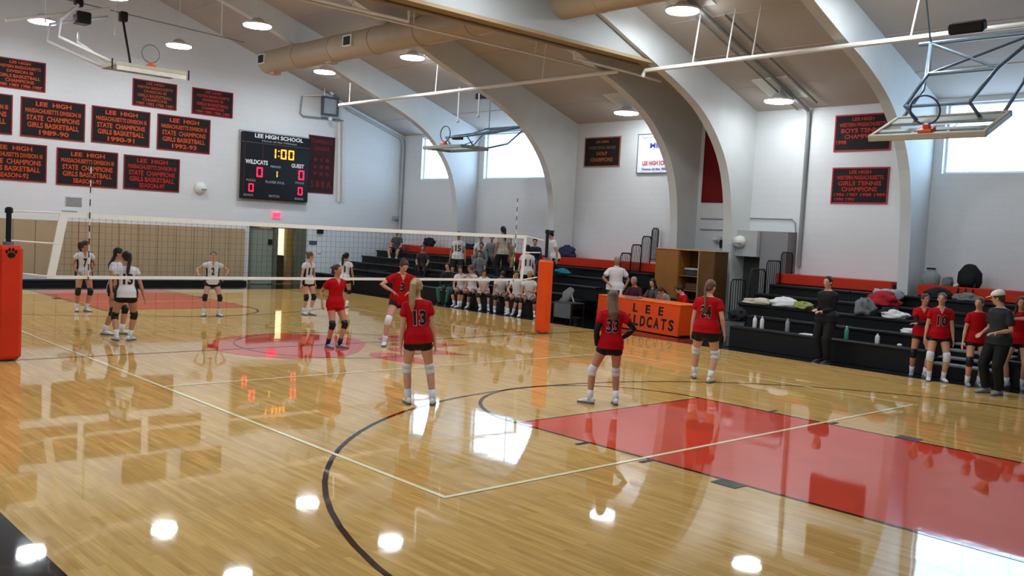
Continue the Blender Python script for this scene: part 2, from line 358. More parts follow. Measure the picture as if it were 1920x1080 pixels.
# corridor behind the opening
M_lit = em('lit_corridor_window', 'ffe9b4', 1.6)
struct(MB().box((DX0-.3, YF+1.5, 0), (DX1+.3, YF+1.6, 2.6)).build('wall_corridor', pm('corridor_cream', 'd7c79a', .6, .04)))
struct(MB().box((DX0-.4, YF+.3, 0), (DX0-.3, YF+1.6, 2.6)).build('wall_corridor', M_orange_w)); struct(MB().box((DX1+.3, YF+.3, 0), (DX1+.4, YF+1.6, 2.6)).build('wall_corridor', M_doorp))
struct(MB().box((DX0-.4, YF+.3, 2.6), (DX1+.4, YF+1.6, 2.7)).build('ceiling_corridor', M_ceil))
fr = MB(); fr.box((DX0, YF-.04, 0), (DX0+.07, YF+.25, DZ)); fr.box((6.66, YF-.02, 0), (6.80, YF+.2, DZ-.08)); fr.box((7.52, YF-.04, 0), (DX1, YF+.12, DZ-.08)); fr.box((DX0, YF-.04, DZ-.08), (DX1, YF+.25, DZ))
d1 = struct(fr.build('door_1', M_dframe))
leaf = MB().box((DX0+.08, YF+.02, .02), (6.65, YF+.07, DZ-.09)).build('door_leaf', M_doorp, d1)
MB().box((6.46, YF-.03, 1.42), (6.60, YF+.02, 1.60)).build('door_closer_box', M_dk, leaf); MB().tube([(6.56, YF-.05, .95), (6.56, YF-.05, 1.15)], .012).build('door_handle', M_steel, leaf)
R = Matrix.Rotation(math.radians(68), 3, 'Z')
MB().box((6.82, YF+.16, .02), (7.42, YF+.20, DZ-.1), Matrix.Rotation(math.radians(55), 3, 'Z'), (6.84, YF+.18, 1)).build('door_leaf', M_orange_w, d1)
struct(MB().box((6.92, YF+1.42, .85), (7.85, YF+1.49, 2.3)).build('window_9', M_lit))
tag(MB().bbox((7.0, YF+.55, 0), (7.42, YF+1.0, 1.02), .04).build('waste_bin', pm('dark_green_bin', '35392d', .5, .1)), 'dark bin seen through the open doorway under the scoreboard', 'bin')
# ================================================================= lamps
M_lens = em('lamp_lens_glow', 'eef6ff', LAMP_E); M_lens2 = em('lamp_lens_dimmer', 'eef6ff', LAMP_E*.5); M_lampcase = pm('lamp_housing', 'cfcfca', .4, .03)
def lamp(x, y, z, label, plate=False, grp='round high-bay lamps under the roof'):
    t = thing('ceiling_lamp', label, 'lamp', (x, y, z), 0, grp if False else None); t['group'] = grp
    MB().lathe((0, 0, 0), [(.30, .0), (.36, .015), (.36, .06), (.20, .10), (.10, .20)]).build('housing', M_lampcase, t, 'auto')
    MB().lathe((0, 0, -.035), [(.06, -.012), (.2, -.006), (.33, .012), (.35, .03)]).build('lens', M_lens if abs(x) < 9 else M_lens2, t, True)
    top = zc(x)-z
    if plate:  # white square stands in for the lit ceiling patch above the lamp
        s = 1 if x > 0 else -1; sl = -s*SLOPE; mb = MB()
        for a, b, c, d in ((-.5, .5, -.5, .5),):
            mb.add([(a, c, top+sl*a-.03), (b, c, top+sl*b-.03), (b, d, top+sl*b-.03), (a, d, top+sl*a-.03), (a, c, top+sl*a), (b, c, top+sl*b), (b, d, top+sl*b), (a, d, top+sl*a)], [(0,1,2,3),(7,6,5,4),(0,4,5,1),(1,5,6,2),(2,6,7,3),(3,7,4,0)])
        mb.build('lit_patch_plate', M_white, t)
        MB().box((-.5, -.52, top+sl*-.5-.05), (.5, -.48, top-sl*.5-.02+abs(sl)*.0), None).build('channel', M_white, t) if False else None
    MB().tube([(0, 0, .18), (0, 0, top-.01)], .012, 6).build('hanger_rod', M_white, t)
    return t
LP = [(6.76, 12.06, 'lamp nearest the scoreboard corner, under a square white lit-ceiling plate', 1), (1.85, 12.06, 'rod-hung lamp above the folded far basketball backboard', 0), (-1.86, 12.06, 'leftmost lamp in the photo, over the championship banners', 0),
      (6.83, 7.33, 'lamp under a square white lit-ceiling plate beside the far end of the duct', 1), (1.91, 7.33, 'rod-hung lamp between the folded backboard and the duct', 0), (-1.7, 7.33, 'lamp cut off by the top edge above the folded far backboard', 0),
      (6.80, -2.43, 'lamp beside the near part of the duct, upper right', 1)]
for x, y, l, p in LP: lamp(x, y, 7.22, l, bool(p))
lamp(11.0, 2.60, 5.86, 'low lamp above the white blue-lettered sign by the dark arch', True); lamp(11.0, -2.32, 5.86, 'low lamp above the grey clock ledge on the right wall', True)
ROWN = {-6.8: 'left outer', -1.86: 'left inner', 1.85: 'right inner', 6.8: 'right outer'}
for y, yn in ((-2.43, 'just before the partition head'), (-7.15, 'over the near free-throw line'), (7.33, 'over the far free-throw line'), (12.06, 'nearest the far wall')):
    for x in (-6.8, -1.86, 1.85, 6.8):
        if not any(abs(x-a) < .3 and abs(y-b) < .1 for a, b, *_ in LP): lamp(x, y, 7.22, 'lamp of the %s row %s' % (ROWN[x], yn), False)
# ================================================================= duct
M_duct = pm('duct_paint', 'a89880', .5, .05, 2)
t = thing('air_duct', 'large round beige air duct running lengthwise under the roof', 'duct', (4.7, 12.0, 7.2))
DL = 23.5
MB().lathe((0, 0, 0), [(.02, 0), (.36, 0), (.36, -DL), (.02, -DL)], 'y', 32).build('duct_pipe', M_duct, t, 'auto')
for k in range(1, 12): MB().lathe((0, -k*2.0, 0), [(.362, .025), (.375, .02), (.375, -.02), (.362, -.025)], 'y', 32).build('duct_seam', M_duct, t, 'auto')
for y in (-.25, -5.1, -15.6):
    g = MB().box((-.42, y-.26, -.13), (-.33, y+.16, .17)).build('duct_grille', M_white, t); b = MB(); b.box((-.43, y-.21, -.10), (-.42, y+.11, .13)); b.build('grille_opening', M_dk, g)
MB().box((-.12, -.6, -.42), (.12, -.3, -.35)).build('duct_outlet', pm('pink_duct_outlet', 'b98d78', .5), t); MB().box((-.12, -3.9, -.40), (.12, -3.6, -.35)).build('duct_outlet', M_duct, t)
# ================================================================= suspended pipes
def pipe(name, label, pts, r, hang=(), mat=None, cat='pipe', grp=None):
    t = thing(name, label, cat, pts[0], 0, grp); o = Vector(pts[0])
    MB().tube([Vector(p)-o for p in pts], r, 10).build('pipe_run', mat or M_pipe, t, 'auto')
    for a, b in hang: MB().tube([Vector(a)-o, Vector(b)-o], .018, 6).build('hanger', mat or M_pipe, t)
    return t
px_ = 7.70
def py_(y): return -15.02+(y+15.02)*.969
def hg(y, dx=.12): return ((px_, py_(y), 6.31), (px_-dx, py_(y)-.22, zc(px_)+.02))
pipe('suspended_pipe', 'white pipe under the roof ending at the scoreboard corner', [(px_, py_(13.5), 6.31), (px_, py_(.56), 6.31)], .05, [hg(y) for y in (12.85, 8.0, 3.3)])
pipe('suspended_pipe', 'white pipe under the roof crossing above the right bleachers', [(px_, py_(-.22), 6.12), (px_, py_(-.3), 6.25), (px_, -13.5, 6.28)], .05, [hg(y) for y in (-1.7, -2.64, -3.3, -6.8, -9)])
pipe('suspended_pipe', 'thin white pipe crossing the court in front of the brown partition head', [(-2.0, .7, 6.4), (8.24, .7, 6.4)], .025, [((2.0, .7, 6.4), (2.0, .7, 6.95)), ((5.5, .7, 6.4), (5.5, .7, 6.86))])
pipe('suspended_pipe', 'short white pipe along the left part of the brown partition head', [(-2.5, -.3, 6.2), (1.15, -.3, 6.2), (1.15, -.3, 6.40)], .03, [((-.1, -.3, 6.2), (-.1, -.3, 6.41))])
pipe('suspended_pipe', 'short white pipe along the right end of the brown partition head', [(5.6, -.44, 6.41), (5.6, -.44, 6.22), (7.7, -.44, 6.2), (8.6, -.5, 6.15)], .03)
pipe('suspended_pipe', 'brown batten pipe set along the underside of the partition head', [(-6, -.62, 6.37), (7.6, -.62, 6.37)], .03, mat=pm('batten_brown', '7a6a50', .5))
def roofpipe(y, x0, x1, r, label, down=None, mat=None):
    pts = [(x, y, zc(x)-.06-r) for x in (x0, (x0+x1)/2, x1)]
    if down is not None: pts += [(XW-.06, y, zc(x1)-.25), (XW-.06, y, down)]
    pipe('roof_conduit', label, pts, r, mat=mat or M_gray)
roofpipe(-2.55, 6.6, 12.0, .05, 'grey conduit running down the roof slope then down the right wall', 1.8)
roofpipe(-2.95, 7.6, 11.7, .03, 'thin grey conduit on the roof slope nearest the right-hand lamps')
roofpipe(-2.25, 7.4, 12.0, .022, 'thin conduit on the roof slope behind the thicker grey one')
pipe('wall_conduit', 'thin conduit frame on the wall above the grey ledge', [(XW-.02, -.9, 3.0), (XW-.02, -2.25, 3.0), (XW-.02, -2.35, 2.92), (XW-.02, -2.38, 2.66)], .016, mat=M_gray)
pipe('wall_conduit', 'thin conduit crossing below the red banner between the dark arches', [(XW-.02, .6, 2.95), (XW-.02, -.6, 2.95)], .016, mat=M_gray)
pipe('wall_conduit', 'lower thin conduit below the red banner between the dark arches', [(XW-.02, .6, 2.65), (XW-.02, -.6, 2.65)], .016, mat=M_gray)
# far right corner conduits
pipe('wall_conduit', 'pale double conduit dropping beside the tall red banner, left run', [(9.10, YF-.06, 6.0), (9.22, YF-.06, 3.1)], .05)
pipe('wall_conduit', 'pale double conduit dropping beside the tall red banner, right run', [(9.30, YF-.05, 6.0), (9.42, YF-.05, 3.1)], .035)
pipe('wall_conduit', 'corner conduit following the roof line down the far right corner', [(9.4, YF-.08, 6.55), (11.9, YF-.08, 5.72), (12.02, YF-.10, 5.5), (12.02, YF-.10, 1.9)], .05, mat=pm('conduit_grey', 'a9b1b2', .5))
pipe('wall_conduit', 'small looped conduit behind the shot clock cage', [(7.55, YF-.05, 6.75), (7.5, YF-.05, 6.15), (7.6, YF-.05, 6.05), (9.3, YF-.05, 6.08)], .03, mat=M_gray)
pipe('wall_conduit', 'white arm conduit above the shot clock cage', [(7.6, YF-.05, 6.78), (8.5, YF-.3, 6.9)], .025)
t = thing('shot_clock', 'square dark framed clock cage hung above the tall red banner', 'clock', (8.55, YF-.3, 6.5))
f = MB()
for a, b in (((-.34, -.05, -.34), (-.27, .05, .34)), ((.27, -.05, -.34), (.34, .05, .34)), ((-.27, -.05, .27), (.27, .05, .34)), ((-.27, -.05, -.34), (.27, .05, -.27))): f.box(a, b)
f.build('frame', M_steel if False else pm('dark_grey_frame', '4c5154', .5), t); MB().box((-.27, -.02, -.27), (.27, .02, .27)).build('face', pm('clock_face_grey', '9aa0a2', .4), t)
MB().tube([(-.25, 0, .34), (-.25, 0, .95)], .02).build('hanger', M_white, t); MB().lathe((.05, -.02, .5), [(.03, -.1), (.09, 0), (.03, .1)]).build('horn', M_white, t, True); MB().ball((0, -.05, -.45), .08).build('lamp_bulb', M_white, t, True)
# ================================================================= folded basketball backboards
M_glass = bpy.data.materials.new('backboard_glass'); M_glass.use_nodes = True
_b = M_glass.node_tree.nodes['Principled BSDF']; _b.inputs['Base Color'].default_value = (.82, .92, .92, 1); _b.inputs['Roughness'].default_value = .03; _b.inputs['Transmission Weight'].default_value = .92; _b.inputs['IOR'].default_value = 1.1
M_rim = pm('orange_rim', 'c8502c', .4, .05); M_rimdk = pm('grey_rim', '54585c', .4, .1)
def backboard(label, loc, rz, frame_mat, tilt=0, arms=1, rimmat=None, arm_mat=None, low=None, zroof=7.5, lift=1.0):
    """local frame: board lies flat (folded up), long axis x, top edge towards +y, rim standing up at its -y edge"""
    t = thing('folded_backboard', label, 'backboard', loc, rz)
    w, d = .915, 1.07; f = MB()
    f.bbox((-w, 0, -.05), (w, .07, .05), .01); f.bbox((-w, d-.07, -.05), (w, d, .05), .01); f.bbox((-w, .07, -.05), (-w+.07, d-.07, .05), .01); f.bbox((w-.07, .07, -.05), (w, d-.07, .05), .01)
    f.build('board_frame', frame_mat, t, kind='thing'); MB().box((-w+.06, .06, -.008), (w-.06, d-.06, .008)).build('glass', M_glass, t)
    k = MB(); k.box((-.30, .16, .01), (.30, .20, .014)); k.box((-.30, .58, .01), (.30, .62, .014)); k.box((-.30, .2, .01), (-.26, .58, .014)); k.box((.26, .2, .01), (.30, .58, .014)); k.build('target_lines', M_white, t)
    MB().bbox((-.11, .02, .02), (.11, .2, .10), .01).build('rim_bracket', M_rim, t)
    MB().ring((0, .13, .388), .228, .015, (1, 0, 0), (0, 0, 1)).build('rim', rimmat or M_rimdk, t, True)
    MB().bbox((-.05, .09, .08), (.05, .17, .17), .01).build('rim_neck', M_rim, t)
    if arms:
        a = arm_mat or M_steel
        for s in (-1, 1):
            MB().tube([(s*.5, .9, .0), (s*.5, .55, .35), (s*.55, 1.6, .55*lift+.1), (s*.9, 2.6, 1.0*lift)], .035, 8).build('support_arm', a, t, True)
            MB().tube([(s*.8, .95, .0), (s*.8, 1.9, .25), (s*.9, 2.6, 1.0*lift)], .03, 8).build('support_arm', a, t, True)
            MB().tube([(s*.9, 2.6, 1.0*lift), (s*.9, 2.6, zroof)], .016, 8).build('hanger_post', a, t)
        MB().tube([(-1.1, 2.6, 1.0*lift), (1.1, 2.6, 1.0*lift)], .04, 8).build('cross_pipe', a, t); MB().tube([(-.55, 1.6, .55*lift+.1), (.55, 1.6, .55*lift+.1)], .035, 8).build('cross_pipe', a, t)
        MB().tube([(-.55, 1.6, .55*lift+.1), (.9, 2.6, 1.0*lift)], .025, 8).build('cross_brace', a, t); MB().tube([(.55, 1.6, .55*lift+.1), (-.9, 2.6, 1.0*lift)], .025, 8).build('cross_brace', a, t)
        MB().tube([(-.5, .55, .35), (.5, .55, .35)], .03, 8).build('cross_pipe', a, t)
    return t
M_glz = pm('board_frame_grey', '8d918a', .45, .05); M_tan = pm('board_frame_beige', 'a9a28c', .5, .05); M_armw = pm('white_arm', 'd9dbd8', .4, .03)
# far main-court hoop: drawn up towards the camera side, arms to the left (roof side)
t = backboard('folded glass backboard with white arms, high above the far end of the court', (0.02, 9.3, 6.03), 0, M_tan, arms=0, rimmat=pm('grey_rim_light', '6d6f6a', .4))
for s in (-1, 1):
    MB().tube([(-.95, .06+.45*(s+1), .0), (-2.25, .1+.45*(s+1), .42), (-2.15, .3+.45*(s+1), .88), (-1.2+.5*s, .9+.4*s, 1.35)], .04, 8).build('support_arm', M_armw, t, True)
MB().tube([(-1.0, .3, .02), (-1.75, .3, .40), (-1.6, .7, .7)], .035, 8).build('support_arm', M_armw, t, True)
MB().tube([(-3.2, 1.0, .75), (-.7, 1.2, 1.55)], .045, 8).build('cross_pipe', M_armw, t)
MB().bbox((-1.55, 1.0, 1.02), (-1.2, 1.4, 1.32), .03).build('winch_motor', M_dk, t); MB().bbox((-1.6, 1.0, 1.42), (-1.4, 1.2, 1.62), .03).build('winch_motor', M_dk, t)
MB().tube([(-.45, .9, 1.25), (-.45, .3, .05)], .032, 8).build('hoist_strut', M_dk, t); MB().bbox((-.55, .8, 1.22), (-.35, 1.0, 1.48), .03).build('hoist_head', M_dk, t)
MB().box((-.9, -.015, -.16), (.9, .0, -.05)).build('edge_pad', pm('edge_pad_cream', 'c6c3b2', .6), t)
for x in (-1.0, .98): MB().tube([(x, .02, .1), (x, .02, -.16)], .022, 8).build('drop_bolt', M_dk, t)
for x in (-2.25, -.55): MB().tube([(x, 1.2, .9), (x, 1.2, 3.2)], .02, 6).build('hanger_post', M_white, t)
for x in (-2.9, 2.4): MB().tube([(x, 1.2, 1.4), (x, 1.2, 2.6)], .02, 6).build('hanger_post', M_white, t)
MB().tube([(-2.9, 1.2, 1.62), (3.1, 1.2, 1.35)], .018, 6).build('cross_pipe', M_gray, t)
# side hoops on the right
t2 = backboard('folded glass backboard in front of the far windows on the right', (7.6, 6.75, 4.70), -PI/2, M_glz, rimmat=pm('dark_rim_blue', '3c4254', .4), zroof=2.1, lift=.85, arm_mat=pm('blue_grey_steel', '71828c', .4, .05, 10, .4))
MB().bbox((-.0, 1.2, 1.55), (.42, 1.4, 1.72), .02).build('winch_motor', M_dk, t2); MB().bbox((-.6, .85, .32), (-.25, 1.05, .45), .02).build('winch_motor', M_dk, t2)
for x, z in ((-.4, .9), (.55, 1.0)): MB().tube([(x, .9, z), (x, .9, z+1.0)], .02, 6).build('hanger_post', M_white, t2); MB().ball((x, .9, z-.03), .05).build('swivel', M_white, t2, True)
MB().tube([(-.8, .2, 0), (-1.6, 1.6, .1), (-1.9, 2.8, .5)], .03, 8).build('support_arm', M_steel, t2, True)
t3 = backboard('nearest folded glass backboard with large ring, upper right', (5.05, -8.62, 4.10), -PI/2, M_tan, zroof=2.4, lift=.9, rimmat=pm('dark_rim_blue', '3c4254', .4), arm_mat=pm('blue_grey_steel', '71828c', .4, .05, 10, .4)); t3.rotation_euler = (math.radians(24), 0, -PI/2)
MB().bbox((-.05, 1.3, 1.25), (.5, 1.48, 1.42), .03).build('winch_motor', M_dk, t3)
MB().bbox((-.88, .25, -.03), (.88, .38, .03), .01).build('board_bar', M_glz, t3); MB().bbox((-.88, .70, -.03), (.88, .98, .03), .01).build('board_bar', M_glz, t3)
# ================================================================= volleyball net
M_netw = pm('white_net_tape', 'e8e4da', .6, .03); M_cord = pm('black_net_cord', '23241f', .8, .1)
M_orange = pm('orange_post_pad', 'e04a08', .45, .06, 2); M_orange2 = pm('red_orange_post_pad', 'cf3010', .5, .06, 2)
def post(x, label, mat, topz, padz, w, pawx=True):
    t = thing('net_post', label, 'net post', (x, 0, 0)); MB().bbox((-w/2, -w/2, .03), (w/2, w/2, padz), .05).build('post_pad', mat, t)
    MB().tube([(0, 0, .0), (0, 0, topz)], .038, 12).build('post_pole', M_dk, t, 'auto'); MB().lathe((0, 0, topz), [(.055, -.06), (.055, .01), (.03, .03)]).build('post_cap', M_dk, t, 'auto')
    MB().lathe((0, 0, padz+.02), [(.075, -.02), (.075, .03)]).build('pole_collar', M_steel, t, 'auto'); MB().lathe((0, 0, 0), [(.14, 0), (.14, .012), (.06, .025)]).build('floor_plate', M_steel, t, 'auto')
    return t
pl = post(-5.63, 'red-orange padded net post with a black paw print, at the left edge', M_orange2, 2.24, 1.71, .34)
pp = post(5.50, 'orange padded net post in front of the bleachers', M_orange, 2.36, 1.70, .29)
def paw(parent, c, u, s, mat):
    mb = MB(); c, u = Vector(c), Vector(u); v = Vector((0, 0, 1))
    for a, b, ra, rb in ((0, -.03, .055, .042), (-.062, .02, .018, .028), (-.024, .05, .018, .03), (.024, .05, .018, .03), (.062, .02, .018, .028)):
        n = 14; mb.add([c+u*s*(a+ra*math.cos(2*PI*i/n))+v*s*(b+rb*math.sin(2*PI*i/n)) for i in range(n)], [tuple(range(n))])
    mb.build('paw_print', mat, parent, flipfix=False)
paw(pl, (.0, -.1735, 1.60), (1, 0, 0), 1.0, M_dk)
net = thing('volleyball_net', 'white-taped volleyball net stretched between the two orange posts', 'net', (0, 0, 0))
def nz(x): return 2.235-.012*(1-(x/4.9)**2)
xs = [-4.85+9.7*i/12 for i in range(13)]
mb = MB()
for a, b in zip(xs, xs[1:]): mb.add([(a, -.006, nz(a)), (b, -.006, nz(b)), (b, -.006, nz(b)-.07), (a, -.006, nz(a)-.07), (a, .006, nz(a)), (b, .006, nz(b)), (b, .006, nz(b)-.07), (a, .006, nz(a)-.07)], [(0,3,2,1),(4,5,6,7),(0,1,5,4),(3,7,6,2)])
mb.build('top_tape', M_netw, net)
MB().box((-5.05, -.005, 1.215), (4.78, .005, 1.265)).build('bottom_tape', M_netw, net)
MB().prism([(-5.10, 1.22), (-4.98, 1.22), (-4.80, 2.235), (-4.93, 2.235)], .02, (0, -.01, 0)).build('side_tape', M_netw, net)
MB().prism([(4.72, 1.22), (4.79, 1.22), (4.85, 2.235), (4.78, 2.235)], .02, (0, -.01, 0)).build('side_tape', M_netw, net)
cd = MB(); h = .0013
for i in range(98):
    x = -4.85+i*.0995; cd.box((x-h, -h, 1.24), (x+h, h, 2.17))
for k in range(1, 10): cd.box((-4.95, -h, 1.24+k*.0995-h), (4.8, h, 1.24+k*.0995+h))
cd.build('net_mesh', M_cord, net, kind='stuff')
for (a, b) in (((-4.88, 0, 2.22), (-5.68, 0, 2.21)), ((-4.95, 0, 1.75), (-5.68, 0, 1.78)), ((-5.05, 0, 1.25), (-5.5, 0, 1.30)), ((4.82, 0, 2.22), (5.40, 0, 2.14)), ((4.78, 0, 1.85), (5.3, 0, 1.86)), ((4.78, 0, 1.24), (5.24, 0, 1.30))):
    MB().tube([a, b], .014, 6).build('tension_cord', M_netw, net)
def striped():
    m = bpy.data.materials.new('antenna_stripes'); m.use_nodes = True; nt = m.node_tree; N = nt.nodes; L = nt.links; b = N['Principled BSDF']
    tc = N.new('ShaderNodeTexCoord'); sx = N.new('ShaderNodeSeparateXYZ'); L.new(tc.outputs['Object'], sx.inputs[0]); mm = N.new('ShaderNodeMath'); mm.operation = 'PINGPONG'; mm.inputs[1].default_value = .1; L.new(sx.outputs[2], mm.inputs[0])
    g = N.new('ShaderNodeMath'); g.operation = 'GREATER_THAN'; g.inputs[1].default_value = .05; L.new(mm.outputs[0], g.inputs[0]); mx = N.new('ShaderNodeMix'); mx.data_type = 'RGBA'
    mx.inputs[6].default_value = (.02, .015, .015, 1); mx.inputs[7].default_value = (.75, .72, .66, 1); L.new(g.outputs[0], mx.inputs[0]); L.new(mx.outputs[2], b.inputs['Base Color']); return m
M_st = striped()
for x, l in ((-4.5, 'striped net antenna near the left post, in front of the banners'), (4.5, 'striped net antenna near the right post, in front of the grey wall')):
    tag(MB().tube([(x, -.02, 1.2), (x+.0, -.02, 3.04)], .009, 6).build('net_antenna', M_st), l, 'antenna')
# ================================================================= banners
M_bl = pm('black_banner_cloth', '1a1818', .8, .1); M_bred = pm('red_banner_trim', '90101a', .7, .06); M_let = pm('orange_lettering', 'c24a18', .6, .05); M_let2 = pm('faded_red_lettering', 'ae2418', .6, .05)
def banner(label, org, u, w, h, lines, let=None, trim=None, cloth=None, name='banner', cat='banner', tw=.035, grp=None, noborder=False):
    """org: top-left corner on the wall; u: reading direction; faces the room"""
    u = Vector(u); v = Vector((0, 0, 1)); nrm = u.cross(v)  # points into the room
    t = thing(name, label, cat, org, 0, grp)
    def slab(a0, a1, b0, b1, d0, d1, nm, mat):
        mb = MB(); P = [u*a+v*b+nrm*d for d in (d0, d1) for a, b in ((a0, b0), (a1, b0), (a1, b1), (a0, b1))]
        mb.add(P, [(0,3,2,1),(4,5,6,7),(0,1,5,4),(1,2,6,5),(2,3,7,6),(3,0,4,7)]); return mb.build(nm, mat, t)
    slab(0, w, -h, 0, .004, .016, 'cloth', cloth or M_bl)
    if not noborder:
        b = MB()
        for a0, a1, b0, b1 in ((0, w, -tw, 0), (0, w, -h, -h+tw), (0, tw, -h+tw, -tw), (w-tw, w, -h+tw, -tw)):
            P = [u*a+v*c+nrm*d for d in (.016, .021) for a, c in ((a0, b0), (a1, b0), (a1, b1), (a0, b1))]; b.add(P, [(0,3,2,1),(4,5,6,7),(0,1,5,4),(1,2,6,5),(2,3,7,6),(3,0,4,7)])
        b.build('trim_border', trim or M_bred, t)
    mats = {}
    for ln in lines:
        txt, yc, ch, wd = ln[:4]; m = ln[4] if len(ln) > 4 else (let or M_let)
        mats.setdefault(m.name, (m, MB())); add_text(mats[m.name][1], txt, ch, u*(w*(.5 if len(ln) < 6 else ln[5]))+v*(-h*yc-ch/2)+nrm*.024, u, v, wd*w, .025)
    for m, mb in mats.values(): mb.build('lettering', m, t, flipfix=False, kind='stuff')
    return t
def champ(year, l='GIRLS BASKETBALL'): return [('LEE  HIGH', .14, .12, .55), ('MASSACHUSETTS DIVISION III', .32, .12, .86), ('STATE  CHAMPIONS', .50, .14, .82), (l, .68, .14, .80), (year, .86, .13, .46)]
U = (1, 0, 0); g = 'black state champions banners on the far wall'; yb = YF-.004
banner('champions banner cut by the left edge, middle row', (-3.62, yb, 5.50), U, 1.80, 1.15, champ('1988-89'), grp=g)
banner('champions banner in the middle row, under the white folded arms', (-1.61, yb, 5.50), U, 1.80, 1.15, champ('1989-90'), grp=g)
banner('champions banner, second from the right in the middle row', (.38, yb, 5.50), U, 1.79, 1.12, champ('1990-91'), grp=g)
banner('rightmost champions banner of the middle row', (2.40, yb, 5.50), U, 1.78, 1.14, champ('1992-93'), grp=g)
banner('champions banner cut by the left edge, bottom row', (-2.67, yb, 4.14), U, 1.80, 1.10, champ('SEASON-92'), grp=g)
banner('champions banner behind the left antenna, bottom row', (-.60, yb, 4.12), U, 1.80, 1.11, champ('SEASON-93'), grp=g)
banner('rightmost champions banner of the bottom row, redder lettering', (1.38, yb, 4.10), U, 1.80, 1.08, champ('SEASON-97'), M_let2, grp=g)
old = [('LEE HIGH', .12, .07, .4), ('WESTERN MASSACHUSETTS', .27, .08, .8), ('DIVISION III', .42, .08, .5), ('GIRLS BASKETBALL', .58, .09, .78), ('CHAMPIONS', .73, .09, .55), ('1980 1983 1986 1987', .88, .08, .85)]
banner('banner cut by the left edge, top row', (-2.35, yb, 6.55), U, 1.40, .86, old)
banner('small red-lettered banner just under the folded far backboard', (1.59, yb, 6.50), U, 1.42, .84, old, pm('brick_lettering', 'a04324', .6))
banner('small dark red banner on the far wall, above the horn', (3.52, yb, 6.50), U, 1.43, .86, old, M_let2)
banner('tall dark red banner to the right of the scoreboard', (7.90, yb, 5.43), U, 1.10, 2.08, [('CONFERENCE', .10, .14, .8), ('LEAGUE', .22, .14, .6), ('8 1 8', .42, .12, .6), ('6 8 8', .54, .12, .6), ('9 8 8', .66, .12, .6), ('5 8 8 A', .84, .24, .78)], pm('dim_red_lettering', '6e2022', .7), pm('dark_red_trim', '5e1a1f', .7), pm('maroon_cloth', '32171a', .8))
# right wall: reading direction is -y
V = (0, -1, 0); xb = XW-.004
banner('small black golf banner on the right wall between the bleacher arches', (xb, 5.20, 5.38), V, 1.48, .92, [('LEE HIGH', .16, .07, .35), ('WESTERN MASS', .36, .09, .75, pm('dull_lettering', '6a4a38', .6)), ('GOLF', .55, .10, .3), ('CHAMPIONS', .76, .12, .62)], pm('burnt_orange_lettering', 'a8581f', .6), pm('copper_trim', 'a65a40', .6))
t = banner('white gym sign with blue and red lettering beside the dark arch', (xb-.03, 3.02, 5.40), V, 1.62, 1.17, [('Sportsmanship', .09, .07, .8, pm('pale_blue_lettering', '8e9fd0', .5)), ('MIAA', .30, .15, .42, pm('blue_lettering', '3b47b4', .5)), ('LEE HIGH SCHOOL', .74, .12, .72, pm('red_sign_lettering', 'c8414a', .5)), ('Home of the Wildcats', .89, .07, .72, pm('blue_lettering', '3b47b4', .5))], trim=pm('dark_sign_frame', '59646a', .5), cloth=pm('white_sign', 'eef2f4', .4), name='wall_sign', cat='sign', tw=.03)
MB().ball((-.03, -1.02, -.46), (.012, .06, .06)).build('sign_emblem', MATS['blue_lettering'], t, True)
banner('plain dark red banner hanging between the two middle arches', (xb, .62, 5.42), V, .85, 2.02, [], cloth=pm('red_cloth', '6f0f14', .8), trim=pm('red_cloth_hem', '5d0e12', .8))
def ten(n): return [('LEE HIGH', .13, .08, .38), ('WESTERN MASSACHUSETTS', .28, .09, .82), (n, .44, .10, .76), ('CHAMPIONS', .60, .10, .62)]
banner('upper red-lettered banner on the right wall, behind the near backboard', (xb, -3.26, 5.60), V, 1.46, .90, ten('BOYS TENNIS')+[('1998', .75, .09, .18, M_let2, .13)], M_let2, pm('bright_red_trim', 'b0283a', .6))
banner('lower girls tennis banner on the right wall, under another banner', (xb, -3.28, 4.31), V, 1.46, .89, ten('GIRLS TENNIS')+[('1986 1987 1988 1989', .75, .07, .90, M_let2), ('1990 1991', .88, .07, .35, M_let2, .25)], M_let2, MATS['bright_red_trim'])
# ================================================================= scoreboard
sb = thing('scoreboard', 'black electronic scoreboard on the far wall reading 1:00', 'scoreboard', (5.28, YF-.01, 2.98))
M_sb = pm('scoreboard_black', '0a0b0d', .35, .1); M_am = em('amber_led', 'ff9a1c', 1.7); M_rd = em('red_led', 'ff1a44', 1.6); M_sbw = pm('scoreboard_white_print', 'e6e2e2', .5, .02); M_sbg = pm('scoreboard_grey_print', '8d8f92', .5, .02)
MB().bbox((0, -.20, 0), (2.56, 0, 1.92), .015).build('case', M_sb, sb); MB().bbox((0, -.20, 1.935), (2.56, 0, 2.28), .015).build('header_panel', M_sb, sb)
MB().box((-.02, -.205, 1.915), (2.58, -.01, 1.94)).build('header_rail', pm('rail_grey', '55474a', .4), sb); MB().box((-.07, -.03, -.07), (2.63, 0.005, 2.34)).build('shadow_plate', pm('shadow_plate_grey', 'a9adab', .5), sb)  # larger grey plate draws the shadow frame behind the board
for x in (.06, .73): MB().box((x, -.204, .05 if x < .5 else 1.35), (x+.012, -.2, 1.88)).build('panel_stripe', pm('stripe_red', '6a2c30', .5), sb)
